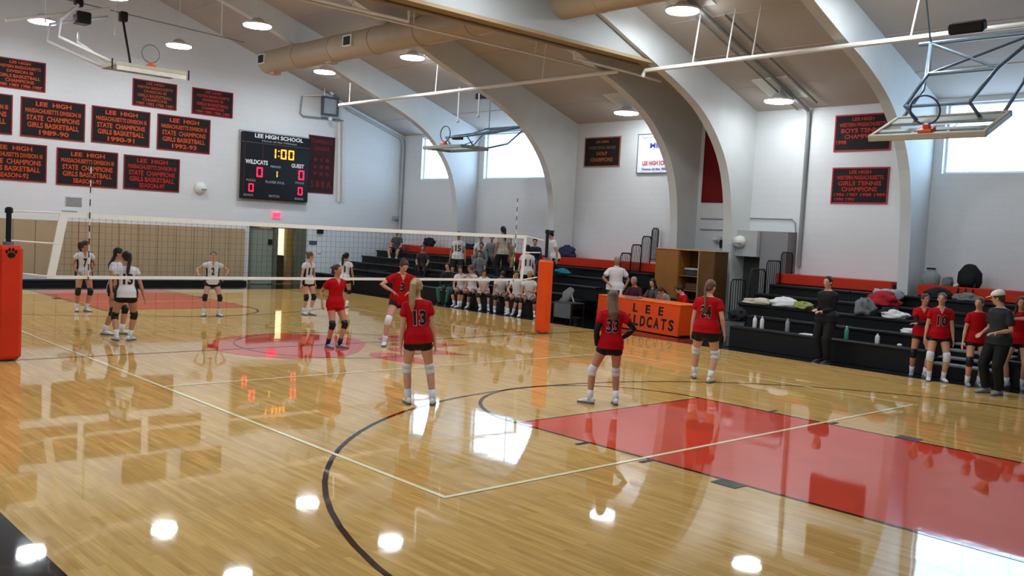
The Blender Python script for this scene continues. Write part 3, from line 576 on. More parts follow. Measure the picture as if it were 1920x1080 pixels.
def seg(mb, ch, x, z, h, w, th):
    """seven segment digit, bottom-left (x, z)"""
    S = {'0': 'abcdef', '1': 'bc'}[ch]; y = -.215
    R_ = {'a': (x+th*.3, z+h-th, x+w-th*.3, z+h), 'd': (x+th*.3, z, x+w-th*.3, z+th), 'b': (x+w-th, z+h/2+.01, x+w, z+h-.012), 'c': (x+w-th, z+.012, x+w, z+h/2-.01), 'f': (x, z+h/2+.01, x+th, z+h-.012), 'e': (x, z+.012, x+th, z+h/2-.01)}
    for s in S: a = R_[s]; mb.box((a[0], y, a[1]), (a[2], y+.012, a[3]))
def led(chs, mat):
    for ch, x, z, h, w in chs: mb = MB(); seg(mb, ch, x, z, h, w, h*.15); mb.build('led_digit', mat, sb)
led([('1', 1.05, 1.45, .34, .19), ('0', 1.42, 1.45, .34, .22), ('0', 1.72, 1.45, .34, .22)], M_am); c = MB(); c.box((1.32, -.215, 1.70), (1.36, -.2, 1.74)); c.box((1.32, -.215, 1.52), (1.36, -.2, 1.56)); c.build('led_colon', M_am, sb)
led([('1', 1.20, .80, .22, .12)], M_am); led([('0', .52, .76, .34, .23), ('0', 2.14, .78, .34, .23), ('0', .24, .24, .28, .19), ('0', 2.14, .24, .28, .19)], M_rd)
def sbt(lines, mat):
    mb = MB()
    for txt, x, z, ch, w in lines: add_text(mb, txt, ch, (x, -.207, z), (1, 0, 0), (0, 0, 1), w, .03)
    mb.build('lettering', mat, sb, flipfix=False, kind='stuff')
sbt([('LEE HIGH SCHOOL', 1.34, 2.11, .13, 1.86), ('WILDCATS', .52, 1.20, .14, .84), ('GUEST', 2.10, 1.20, .13, .50)], M_sbw)
sbt([('Home of the Wildcats', 1.36, 1.99, .06, 1.35), ('PERIOD', 1.24, 1.13, .07, .40), ('PLAYER FOUL', 1.24, .58, .08, .74), ('FOULS', .32, .60, .07, .34), ('FOULS', 2.2, .64, .07, .34), ('MATCH', 1.22, .10, .08, .40), ('BONUS', .25, .09, .07, .34), ('BONUS', 2.2, .07, .07, .34)], M_sbg)
# small wall things on the far wall
t = thing('exit_sign', 'small glowing red exit sign above the far doorway', 'sign', (6.72, YF-.01, 2.46)); MB().bbox((-.17, -.05, -.10), (.17, 0, .10), .01).build('sign_box', em('exit_red_glow', 'ff5a78', 1.1), t)
mb = MB(); add_text(mb, 'EXIT', .12, (0, -.055, -.06), (1, 0, 0), (0, 0, 1), .26, .03); mb.build('lettering', em('exit_letters', 'ff1440', 1.2), t, flipfix=False)
def horn(name, label, cat, loc, rz, r=.2):
    t = thing(name, label, cat, loc, rz); MB().bbox((-r, -.03, -r), (r, 0, r), .02).build('back_box', M_white, t) if False else None
    MB().lathe((0, 0, 0), [(r, 0), (r*.97, -.06), (r*.8, -.14), (r*.5, -.19), (.02, -.2)], 'y', 20).build('dome', M_white, t, True); MB().box((-r*.2, -.215, -r*.3), (r*.7, -.15, -r*.12)).build('lens_slot', M_gray, t); return t
horn('wall_horn', 'white round horn on the far wall left of the scoreboard', 'speaker', (3.90, YF, 3.22), 0, .21)
t = thing('vent_grille', 'small louvred vent on the far wall below the banners', 'vent', (-.08, YF, 2.53)); MB().box((-.24, -.02, -.14), (.24, 0, .14)).build('frame', pm('vent_grey', 'b4b6b6', .5), t)
for k in range(6): MB().box((-.22, -.032, -.12+k*.042), (.22, -.018, -.10+k*.042)).build('louvre', M_gray, t)
tag(MB().bbox((-.42, YF-.05, 2.17), (.02, YF, 2.25), .01).build('wall_box', pm('box_grey', '9c9fa0', .5)), 'small grey strip box above the pads near the left antenna', 'box')
tag(MB().bbox((8.38, YF-.08, 1.88), (8.64, YF, 2.08), .02).build('wall_box', M_dk), 'small black box on the wall right of the doorway', 'box'); tag(MB().bbox((8.08, YF-.02, 1.46), (8.40, YF, 1.60), .005).build('wall_plaque', pm('plaque_blue', '48505f', .5)), 'small dark plaque on the wall right of the doorway', 'sign')
tag(MB().bbox((8.45, YF-.02, 1.14), (8.60, YF, 1.26), .01).build('wall_switch', M_white), 'small white switch plate below the dark plaque', 'switch')
tag(MB().bbox((11.7, YF-.12, 2.55), (11.95, YF, 2.68), .01).build('wall_box', pm('box_grey', '9c9fa0', .5)), 'small grey box high in the far right corner', 'box')
# right wall ledge, column, clocks
M_ledge = pm('ledge_grey', 'b2b6b2', .6, .04, 3); M_col = pm('column_grey', '8b8b8c', .6, .04, 3)
struct(MB().box((11.55, -1.62, 1.98), (XW, -.75, 2.66)).build('trim_12', M_ledge)); struct(MB().box((11.70, -2.42, 0), (XW, -1.64, 2.66)).build('trim_13', M_col))
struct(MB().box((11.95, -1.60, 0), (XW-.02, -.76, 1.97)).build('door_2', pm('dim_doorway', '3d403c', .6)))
horn('wall_clock', 'round white clock on the grey ledge of the right wall', 'clock', (11.55, -1.12, 2.35), -PI/2, .17)
t = horn('wall_horn', 'small white horn low between the two middle arches', 'speaker', (XW, -.02, 2.38), -PI/2, .12); MB().box((.10, -.08, -.22), (.16, -.02, .0)).build('bracket', M_dk, t)
# ================================================================= bleachers
M_seat = pm('black_seat_board', '121415', .38, .12, 8); M_riser = pm('dark_riser', '0c0d0e', .5, .1, 5); M_deck = pm('deck_grey', '1b1e1e', .5, .1, 5)
M_back = pm('orange_back_board', 'c02a08', .45, .05, 3); M_rail = pm('black_rail', '1a1c1e', .35, .1, 5); M_nose = pm('step_nosing_grey', '74777a', .5, .05)
X0, RUN, RISE, Z0 = 8.12, .655, .22, .47
def xk(k): return X0+RUN*k
def zk(k): return Z0+RISE*k
def bank(label, rows, backs, rails=(), aisles=()):
    """rows: (k, y0, y1) segments of each row"""
    t = thing('bleacher', label, 'bleachers', (X0, rows[0][1], 0)); W_ = dict(world=True)
    for k, y0, y1 in rows:
        x, z = xk(k), zk(k)
        if k == 0: MB().bbox((x+.02, y0, 0), (x+.10, y1, z-.05), .01).build('front_panel', M_riser, t, **W_)
        else: MB().box((x+.06, y0, zk(k-1)-.18), (x+.09, y1, z-.06)).build('riser_panel', M_riser, t, **W_)
        n = max(1, round((y1-y0)/2.4)); L = (y1-y0)/n
        for i in range(n): MB().bbox((x, y0+i*L+.006, z-.06), (x+.28, y0+(i+1)*L-.006, z), .012).build('seat_board', M_seat, t, **W_)
        MB().box((x+.26, y0, z-.20), (x+RUN+.08, y1, z-.17)).build('foot_board', M_deck, t, **W_)
        for ye in (y0, y1): MB().box((x+.06, ye-.012 if ye == y0 else ye, max(0, z-.42)), (x+.62, ye if ye == y0 else ye+.012, z-.2)).build('end_panel', M_riser, t, **W_)
    for y0, y1 in backs:
        MB().bbox((11.36, y0, 1.36), (11.44, y1, 1.61), .01).build('back_board', M_back, t, **W_); MB().box((11.44, y0, 1.55), (XW-.02, y1, 1.60)).build('top_ledge', M_back, t, **W_); MB().box((11.40, y0, .6), (11.44, y1, 1.36)).build('back_panel', M_riser, t, **W_)
    return t
def rail(t, xa, xb, y, zb, zt, nb=6, lean=.0):
    o = MB(); r = .018
    o.tube([(xa, y, zb), (xa+lean, y, zt-.08), (xa+lean+.05, y, zt), (xb+lean-.05, y, zt), (xb+lean, y, zt-.08), (xb, y, zb)], r, 8)
    f = o.build('guard_rail', M_rail, t, True, world=True)
    for i in range(1, nb): x = xa+(xb-xa)*i/nb; MB().tube([(x, y, zb+.02), (x+lean, y, zt)], .010, 6).build('rail_bar', M_rail, f, world=True)
    MB().tube([(xa, y, zb+.1), (xb, y, zb+.1)], .012, 6).build('rail_bar', M_rail, f, world=True)
bkL = bank('long black bleacher bank with red-orange back boards, left of the scorer table', [(0, 2.35, 14.5), (1, 2.35, 14.5), (2, 1.98, 14.5), (3, 1.25, 14.5), (4, 1.25, 14.5)], [(10.75, 14.5), (5.95, 10.25), (1.25, 5.45)])
for k, (xa, xb) in enumerate(((10.42, 10.86), (10.88, 11.30), (11.32, 11.72), (11.74, 12.04))): rail(bkL, xa, xb, 2.02, (.93, .97, 1.18, 1.62)[k], 1.87+.25*k, 6, .03)
for y in (11.6, 6.7): # aisle step boxes with grey nosing
    for k in range(4): MB().bbox((xk(k)+.30, y, zk(k)-.17), (xk(k)+.62, y+.9, zk(k)+.03), .01).build('aisle_step', M_riser, bkL, world=True)
bkR = bank('black bleacher bank with bottles and clothes on it, right of the scorer table', [(0, -7.62, -3.25), (1, -7.62, -3.25)]+[(k, -8.93, -2.55) for k in (2, 3, 4)], [(-5.35, -2.35), (-8.93, -5.95)])
for k, (xa, xb) in enumerate(((10.0, 10.63), (10.68, 11.3), (11.32, 11.85))): rail(bkR, xa, xb, -2.5, .25 if k == 0 else .6, 1.70+.22*k, 7)
rail(bkR, 9.2, 9.8, -2.5, .2, 1.45, 6)
bkN = bank('near black bleacher bank behind the coach at the right edge', [(k, -14.5, -8.97) for k in range(5)], [(-10.3, -8.97), (-14.5, -10.9)])
for k in range(2):
    MB().bbox((xk(k)+.02, -8.92, 0 if k == 0 else .1), (xk(k+1), -7.66, zk(k)-.22), .01).build('aisle_step', M_riser, bkR, world=True)
    for j in (0, 1): MB().bbox((xk(k)+.01+j*.33, -8.9, zk(k)-.24+j*.10), (xk(k)+.30+j*.33, -7.7, zk(k)-.20+j*.10), .008).build('step_nosing', M_nose, bkR, world=True)
for k in (2, 3): MB().bbox((xk(k)+.28, -8.8, zk(k)-.18), (xk(k)+.6, -7.8, zk(k)+.02), .01).build('aisle_step', M_nose, bkR, world=True)
# ================================================================= scorer table, cabinet, carts
M_cover = pm('orange_table_cover', 'e64a06', .55, .04, 3); M_covers = pm('orange_cover_light', 'f06a20', .55, .04, 3); M_ltr = pm('black_letter', '17110f', .5, .05)
tb = thing('scorer_table', 'orange covered scorer table lettered LEE WILDCATS', 'table', (8.42, -1.66, 0), math.radians(-4.5) if False else math.atan2(8.42-8.86, 3.1)*-1*-1)
# local frame: front face is the plane x=0, length along +y, depth along +x
def tloc(): return tb
TL, TD, TH = 3.02, .75, .78
MB().bbox((0, 0, .03), (TD, TL, TH-.02), .015).build('cloth_skirt', M_cover, tb); MB().bbox((-.012, -.012, TH-.03), (TD+.012, TL+.012, TH), .01).build('cloth_top', M_covers, tb)
MB().prism([(0.01, .02), (.0, .02), (-.05, .02), (0, TH-.04)], TL, (0, 0, 0), (1, 0, 0), (0, 0, 1), (0, 1, 0)).build('cloth_fold', M_cover, tb)
def cover_letters(word, zb, cap, wid, yc):
    """each cut-out letter is its own part, lying on the sloping cloth"""
    n = len(word); fold = lambda z: -.05*(1-(z-.02)/.72)-.005
    for i, ch in enumerate(word):
        if ch == ' ': continue
        mb = MB(); add_text(mb, ch, cap, (fold(zb), yc+wid/2-(i+.5)*wid/n, zb), (0, -1, 0), (.0694, 0, 1), wid/n*(.74 if ch != 'I' else .22), .035); mb.build('letter', M_ltr, tb, flipfix=False)
cover_letters('L E E', .47, .20, 1.15, 1.10); cover_letters('WILDCATS', .14, .245, 2.0, 1.12)
for y in (.1, TL-.1):
    for x in (.1, TD-.1): MB().tube([(x, y, 0), (x, y, .1)], .02).build('leg', M_steel, tb)
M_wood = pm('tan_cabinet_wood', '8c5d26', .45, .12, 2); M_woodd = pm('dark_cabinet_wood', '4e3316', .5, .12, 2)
cb = thing('wooden_cabinet', 'tall tan wooden cabinet with an open shelf bay, behind the scorer table', 'cabinet', (10.30, .66, 0))
cw = 1.91; h = 2.08   # local: front plane x=0, width towards -y, depth +x
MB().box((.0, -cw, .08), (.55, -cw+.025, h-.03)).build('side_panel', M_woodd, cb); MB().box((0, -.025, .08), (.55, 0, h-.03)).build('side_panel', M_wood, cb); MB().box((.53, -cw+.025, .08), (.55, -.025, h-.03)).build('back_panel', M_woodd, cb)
MB().bbox((-.02, -cw-.02, h-.03), (.57, .02, h), .008).build('top', pm('light_cabinet_edge', 'b08a45', .4, .05), cb); MB().box((0, -cw, .06), (.55, 0, .10)).build('bottom', M_woodd, cb)
d = MB().bbox((-.02, -.76, .12), (0, -.01, h-.04), .006).build('door', M_wood, cb); MB().tube([(-.04, -.70, .95), (-.04, -.70, 1.1)], .01).build('handle', M_steel, d)
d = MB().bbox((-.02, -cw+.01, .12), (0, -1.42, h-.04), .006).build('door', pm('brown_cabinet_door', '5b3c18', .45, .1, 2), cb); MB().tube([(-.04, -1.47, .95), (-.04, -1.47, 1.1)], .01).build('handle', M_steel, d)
MB().box((0, -.78, .1), (.5, -.76, h-.03)).build('divider', M_wood, cb); MB().box((0, -1.43, .1), (.5, -1.38, h-.03)).build('divider', pm('light_cabinet_edge', 'b08a45', .4), cb)
for z in (.55, 1.0, 1.38): MB().box((.02, -1.38, z), (.5, -.78, z+.02)).build('shelf', M_wood, cb)
for x in (.06, .49):
    for y in (-.1, -cw+.1): MB().lathe((x, y, .03), [(.03, -.012), (.03, .012)], 'y', 12).build('caster', M_rubber, cb)
tag(MB().bbox((10.43, -.70, 1.402), (10.73, -.22, 1.55), .01).build('equipment_box', pm('dark_teal_box', '2a3437', .5)), 'dark box on the upper shelf of the wooden cabinet', 'box'); tag(MB().bbox((10.40, -.70, 1.552), (10.73, -.22, 1.60), .01).build('binder', pm('pale_binder', 'a9a9a0', .5)), 'pale flat binder lying on the dark box in the cabinet', 'binder')
tag(MB().bbox((10.40, -.66, 1.022), (10.68, -.28, 1.2), .01).build('equipment_box', pm('brown_box', '4b3524', .6)), 'brown box on the middle shelf of the wooden cabinet', 'box')
M_grp = pm('cart_grey_panel', '5a5f62', .45, .05, 3)
def cart(label, x, y, L=.62):
    t = thing('equipment_cart', label, 'cart', (x, y, 0))
    MB().bbox((0, .03, .12), (.03, L-.03, .50), .01).build('side_panel', M_grp, t); MB().bbox((0, 0, .50), (.5, L, .53), .008).build('top', pm('cart_top', '2b2e30', .4), t); MB().box((.03, 0.03, .12), (.48, L-.03, .15)).build('shelf', M_dk, t)
    for a in (.01, .47):
        for b in (.0, L-.03): f = MB().box((a, b, .04), (a+.03, b+.03, .5)).build('leg', M_dk, t); MB().lathe((a+.015, b+.015, .03), [(.03, -.012), (.03, .012)], 'y', 12).build('wheel', M_rubber, f)
    return t
cart('grey panelled cart left of the orange table', 8.0, 1.50, .66); cart('grey panelled cart at the left end of the right bleachers', 8.85, -3.18, .62)
from mathutils import noise as mnoise
def draped(name, label, cat, c, size, mat, seed, amp=.25, group=None, flatb=True, nu=30, nv=18):
    """crumpled heap: ridged noise on a flattened ball resting on its base"""
    mb = MB(); mb.ball((0, 0, 0), 1, nu=nu, nv=nv); vs = []; o = Vector((seed*3.1, seed*1.7, seed))
    for v in mb.v:
        k = 1+.42*mnoise.noise(v*1.5+o)-.38*abs(mnoise.noise(v*3.1+o))-.20*abs(mnoise.noise(v*6.5+o)); z = max(v.z*k, -.45)
        vs.append(Vector((v.x*k*size[0], v.y*k*size[1], (z+.45)*size[2]/1.35)))
    mb.v = vs; o = mb.build(name, mat, smooth=True); o.location = c; return tag(o, label, cat, group)
M_cw = pm('white_cloth', 'cfd0cc', .8, .06, 8); M_cr = pm('red_cloth_bright', '9c1620', .8, .08, 8); M_cg = pm('grey_cloth', '6e706f', .8, .1, 8); M_cgn = pm('olive_towel', '8c9052', .8, .08, 8); M_ct = pm('teal_cloth', '1b7f8e', .7, .1, 8); M_cb = pm('black_cloth', '141416', .75, .1, 8); M_cn = pm('navy_cloth', '23264a', .75, .1, 8); M_cc = pm('cream_cloth', 'c6bfa6', .8, .06, 8)
def at(k, y, back=.14): return (xk(k)+back, y, zk(k)+.002)
# clutter on the right bank
draped('towel_pile', 'cream and white towels along the third row of the right bleachers', 'towel', at(2, -3.05), (.22, .42, .15), M_cc, 3); draped('towel_pile', 'white crumpled towels beside the green towel on the right bleachers', 'towel', at(2, -3.72), (.22, .42, .20), M_cw, 4)
draped('towel', 'olive green towel draped over a row of the right bleachers', 'towel', at(2, -4.22, .06), (.16, .25, .16), M_cgn, 5)
draped('jacket', 'grey hooded jacket heaped at the left of the clothes pile', 'jacket', at(2, -5.62), (.22, .24, .34), M_cg, 6); draped('jacket', 'red jacket on top of the clothes pile on the right bleachers', 'jacket', at(3, -5.72), (.24, .40, .26), M_cr, 7)
draped('sweatshirt', 'pale grey sweatshirt behind the red jacket', 'sweatshirt', at(3, -5.62, .46), (.17, .38, .36), pm('pale_grey_cloth', '9a9ea2', .8, .1, 8), 8); draped('shirt', 'white shirt spread below the red jacket', 'shirt', at(2, -6.3), (.16, .32, .17), M_cw, 9)
draped('bag', 'dark bag squeezed under the red jacket', 'bag', at(2, -6.1, .3), (.16, .24, .22), M_cb, 10); draped('shirt', 'white shirt lying near the middle of the right bleachers', 'shirt', at(1, -6.95), (.12, .22, .10), M_cw, 11)
draped('bag', 'pale bag on the right bleachers beside the arms-crossed player', 'bag', at(1, -7.42), (.14, .18, .20), M_cw, 12); draped('bag', 'purple bag on the right bleachers next to the pale bag', 'bag', at(1, -7.64), (.12, .12, .19), M_cn, 13)
draped('duffel_bag', 'black duffel bag lying at the left end of the right bleachers', 'bag', (xk(1)+.2, -2.90, .54), (.24, .22, .26), M_cb, 14); 
def bottle(label, x, y, z, mat, h=.24, r=.036, cap=None, lie=False):
    t = thing('water_bottle', label, 'bottle', (x, y, z), 0)
    MB().lathe((0, 0, 0), [(r*.9, 0), (r, .01), (r, h*.68), (r*.75, h*.8), (r*.4, h*.86)], n=14).build('bottle_body', mat, t, True); MB().lathe((0, 0, 0), [(r*.42, h*.84), (r*.42, h*.97), (r*.3, h)], n=12).build('cap', cap or mat, t, True); return t
M_bw = pm('white_plastic', 'cfd2cf', .35, .03); M_bg = pm('grey_plastic', '8b908f', .35, .03); M_bt = pm('teal_plastic', '3f9a86', .35, .03)
zf = zk(0)+.002
for l, y, m, hh in (('left of two white bottles on the lowest right bleacher row', -3.78, M_bw, .27), ('right of two white bottles on the lowest right bleacher row', -3.96, M_bw, .27), ('grey bottle standing left of the woman in black', -4.58, M_bg, .29)): bottle(l, xk(0)+.18, y, zf, m, hh, .045)
bottle('teal and white bottle just right of the woman in black', xk(0)+.12, -5.95, zf, M_bt, .28, .042, M_bw); bottle('small white bottle on the lowest row below the white shirt', xk(0)+.12, -6.6, zf, M_bw, .20, .045); bottle('teal-based bottle near the arms-crossed player', xk(0)+.14, -7.35, zf, M_bt, .24, .036, M_bg)
tag(MB().bbox((xk(0)+.02, -5.35, zf), (xk(0)+.24, -4.95, zf+.02), .006).build('paper_sheet', M_cw), 'white sheets of paper on the lowest row by the woman in black', 'paper'); tag(MB().ball((xk(0)+.12, -7.05, zf+.03), (.04, .05, .03)).build('tape_roll', M_bw, smooth=True), 'small white tape roll on the lowest right bleacher row', 'tape')
# on the orange ledge, right
t = thing('backpack', 'black backpack with hanging straps on the right red-orange ledge', 'backpack', (11.55, -6.98, 1.605), 0)
MB().ell([(0, 0, .02), (0, 0, .12), (0, 0, .32), (-.02, 0, .46)], [(.10, .22), (.14, .26), (.13, .25), (.07, .14)], (1, 0, 0), 18, True).build('bag_body', M_cb, t, True); MB().ell([(-.15, 0, .08), (-.15, 0, .26)], [(.04, .16), (.04, .15)], (1, 0, 0), 14, True).build('front_pocket', M_cb, t, True)
for y in (-.17, -.02, .14): MB().ell([(-.14, y, .1), (-.21, y+.01, -.1), (-.20, y+.02, -.42)], [(.012, .02)]*3, (1, 0, 0), 6).build('strap', M_cb, t, True)
t = thing('clear_bag', 'clear plastic ball bag on the right red-orange ledge', 'bag', (11.6, -6.12, 1.605)); M_cl = pm('clear_grey_plastic', '7f8888', .3, .05, 8)
MB().ell([(0, 0, .03), (0, 0, .2), (0, 0, .30)], [(.10, .2), (.13, .22), (.06, .12)], (1, 0, 0), 16, True).build('bag_body', M_cl, t, True); MB().bbox((-.03, -.1, .34), (.03, .1, .38), .01).build('bag_handle', M_dk, t)
draped('camera_bag', 'small grey camera bag between the clear bag and the backpack', 'bag', (11.6, -6.5, 1.605), (.12, .13, .20), M_cg, 16); draped('shoe_pair', 'small white shoes on the ledge beside the black backpack', 'shoes', (11.55, -6.74, 1.605), (.08, .1, .08), M_cw, 17)
draped('bag', 'black bag on the row below the backpack', 'bag', at(4, -6.62), (.16, .3, .22), M_cb, 18); draped('towel_pile', 'pale towels on the row below the backpack straps', 'towel', at(4, -7.22), (.16, .32, .16), M_cg, 19)
# left bank clutter
draped('bag', 'black bag on the far left red-orange ledge', 'bag', (11.6, 12.3, 1.605), (.2, .28, .34), M_cb, 20); draped('bag', 'long black bag on the left ledge behind the jersey spectator', 'bag', (11.6, 9.9, 1.605), (.2, .42, .20), M_cb, 21); draped('jacket', 'dark navy jacket sagging on the left ledge by the orange post', 'jacket', (11.55, 5.2, 1.605), (.22, .36, .34), M_cn, 22)
draped('towel', 'teal and white towel on the second row from the top, above the grey cart', 'towel', at(3, 4.12), (.2, .36, .16), M_ct, 23); draped('towel', 'small white towel beside the teal towel', 'towel', at(3, 4.55), (.14, .16, .10), M_cw, 24)
t = thing('camera_rig', 'pile of grey camera gear on the cart left of the orange table', 'camera', (8.25, 1.80, .535))
MB().ell([(-.1, .1, 0), (-.05, .05, .2), (.05, .0, .34)], [(.05, .1), (.09, .16), (.05, .10)], (1, 0, 0), 12, True).build('gear_body', M_cg, t, True)
for a, b in (((-.12, .25, .02), (0, .0, .3)), ((-.1, -.24, .02), (0, 0, .3)), ((.15, 0, .02), (0, 0, .3))): MB().tube([a, b], .018).build('tripod_leg', M_gray, t)
for y, l in ((2.9, 'white taped bottle on the lowest row left of the grey cart'), (2.05, 'white taped bottle on the row above the grey cart')): bottle(l, xk(0)+.14, y, zf, M_bw, .16, .045)
# laptop and bottle on the scorer table
t = thing('score_console', 'white edged control console on the scorer table', 'console', (8.85, .15, .782)); MB().bbox((-.12, -.2, 0), (.12, .2, .05), .01).build('console_body', M_gray, t); MB().bbox((-.10, -.18, .05), (.0, .18, .06), .004).build('key_panel', M_dk, t)
bottle('pale bottle standing on the scorer table between the scorers', 8.9, .62, .782, M_bw, .22, .034)
# ================================================================= people
SKIN = {'a': pm('skin_fair', 'c8957a', .55, .04, 12), 'b': pm('skin_light_tan', 'b58063', .55, .04, 12), 'c': pm('skin_tan', 'a8714f', .55, .05, 12)}
HAIR = {'black': pm('hair_black', '1d1715', .5, .2, 30), 'brown': pm('hair_brown', '3f2a1e', .5, .2, 30), 'lbrown': pm('hair_light_brown', '654c38', .5, .2, 30), 'blond': pm('hair_blond', '9c8258', .5, .15, 30), 'grey': pm('hair_grey', '8c857c', .6, .15, 30)}
CL = {'red': pm('red_jersey', 'a8040f', .75, .05, 6, 0, 0, .15), 'white': pm('white_jersey', 'd2d0d0', .65, .03, 6), 'black': pm('black_fabric', '111113', .7, .1, 6), 'blk2': pm('charcoal_fabric', '26282b', .7, .1, 6), 'grey': pm('grey_fabric', '77797c', .75, .08, 6), 'dgrey': pm('dark_grey_fabric', '45484b', .75, .08, 6),
      'green': pm('green_trousers', '2f5e52', .75, .08, 6), 'maroon': pm('maroon_trousers', '5f2a3c', .75, .08, 6), 'tan': pm('tan_top', 'a58a63', .75, .08, 6), 'cream': pm('cream_top', 'b8b0a0', .75, .06, 6), 'navy': pm('navy_fabric', '1c2033', .7, .08, 6), 'olive': pm('olive_grey_trousers', '35352a', .75, .08, 6), 'burg': pm('burgundy_top', '3c1620', .75, .08, 6), 'polo': pm('white_polo', 'dcdedd', .7, .02, 6)}
M_shoe = pm('white_shoe', 'd5d6d8', .5, .03, 10); M_shoeg = pm('grey_shoe', '8f9299', .5, .08, 10); M_sole = pm('shoe_sole', '63666c', .6, .05, 10); M_eye = pm('eye_white', 'd8d4ce', .3, .02); M_iris = pm('eye_dark', '1a120d', .2, .05); M_lip = pm('lips', '9c4f48', .5, .05); M_num = pm('black_number', '17100f', .6, .04); M_nume = pm('number_edge', 'b9a9a6', .6, .04)
def remesh(mb, name, mat, vox, parent, smooth=2, factor=.5):
    me = mb.mesh(name, mat, False, True); o = bpy.data.objects.new(name, me); COL.objects.link(o)
    r = o.modifiers.new('r', 'REMESH'); r.mode = 'VOXEL'; r.voxel_size = vox; r.use_smooth_shade = True
    s = o.modifiers.new('s', 'SMOOTH'); s.factor = factor; s.iterations = smooth
    dg = bpy.context.evaluated_depsgraph_get(); new = bpy.data.meshes.new_from_object(o.evaluated_get(dg)); new.name = name
    o.modifiers.clear(); o.data = new; bpy.data.meshes.remove(me)
    if not new.materials: new.materials.append(mat)
    if len(new.polygons) and not new.polygons[0].use_smooth: new.polygons.foreach_set('use_smooth', [True]*len(new.polygons))
    o.parent = parent; return o
def Rx(a): return Matrix.Rotation(math.radians(a), 3, 'X')
def Ry(a): return Matrix.Rotation(math.radians(a), 3, 'Y')
def Rz(a): return Matrix.Rotation(math.radians(a), 3, 'Z')
def ik(A, B, l1, l2, pole):
    d = B-A; L = d.length
    if L > (l1+l2)*.998: B = A+d*((l1+l2)*.998/L); d = B-A; L = d.length
    if L < abs(l1-l2)+.02: L = abs(l1-l2)+.02
    dn = d.normalized(); a = (l1*l1-l2*l2+L*L)/(2*L); h = math.sqrt(max(0, l1*l1-a*a)); p = Vector(pole); p = p-dn*p.dot(dn)
    if p.length < 1e-5: p = dn.orthogonal()
    return A+dn*a+p.normalized()*h, B
def hand(mb, Wp, d, nrm, s, side, curl=.35, fr=.0085):
    """palm and five fingers; nrm = palm-facing direction, side = +1 when the thumb lies along +cross"""
    d = d.normalized(); nrm = (nrm-d*nrm.dot(d)); nrm = nrm.normalized() if nrm.length > 1e-4 else d.orthogonal().normalized(); w = d.cross(nrm).normalized()*side
    mb.ell([Wp-d*.01*s, Wp+d*.035*s, Wp+d*.085*s], [(.026*s, .018*s), (.037*s, .016*s), (.040*s, .013*s)], w, 10, True)
    for i, (off, L) in enumerate(((.030, .068), (.010, .078), (-.011, .072), (-.031, .056))):
        p = Wp+d*.085*s+w*off*s; q = p+(d+nrm*curl*.5).normalized()*L*.5*s; r = q+(d+nrm*curl*1.6).normalized()*L*.5*s
        mb.tube([p-d*.01*s, q, r], [fr*s, fr*s*.95, fr*s*.8], 6)
    p = Wp+d*.02*s+w*.030*s; q = p+(d*.6+w*.75+nrm*.3).normalized()*.045*s; r = q+(d*.9+w*.25+nrm*.4).normalized()*.035*s; mb.tube([p, q, r], [fr*1.2*s, fr*1.1*s, fr*.85*s], 6)
TORSO = [(-.11, .125, .095), (-.05, .158, .112), (.02, .158, .112), (.12, .122, .092), (.20, .126, .094), (.32, .150, .108), (.41, .160, .098), (.465, .125, .072), (.495, .060, .052)]
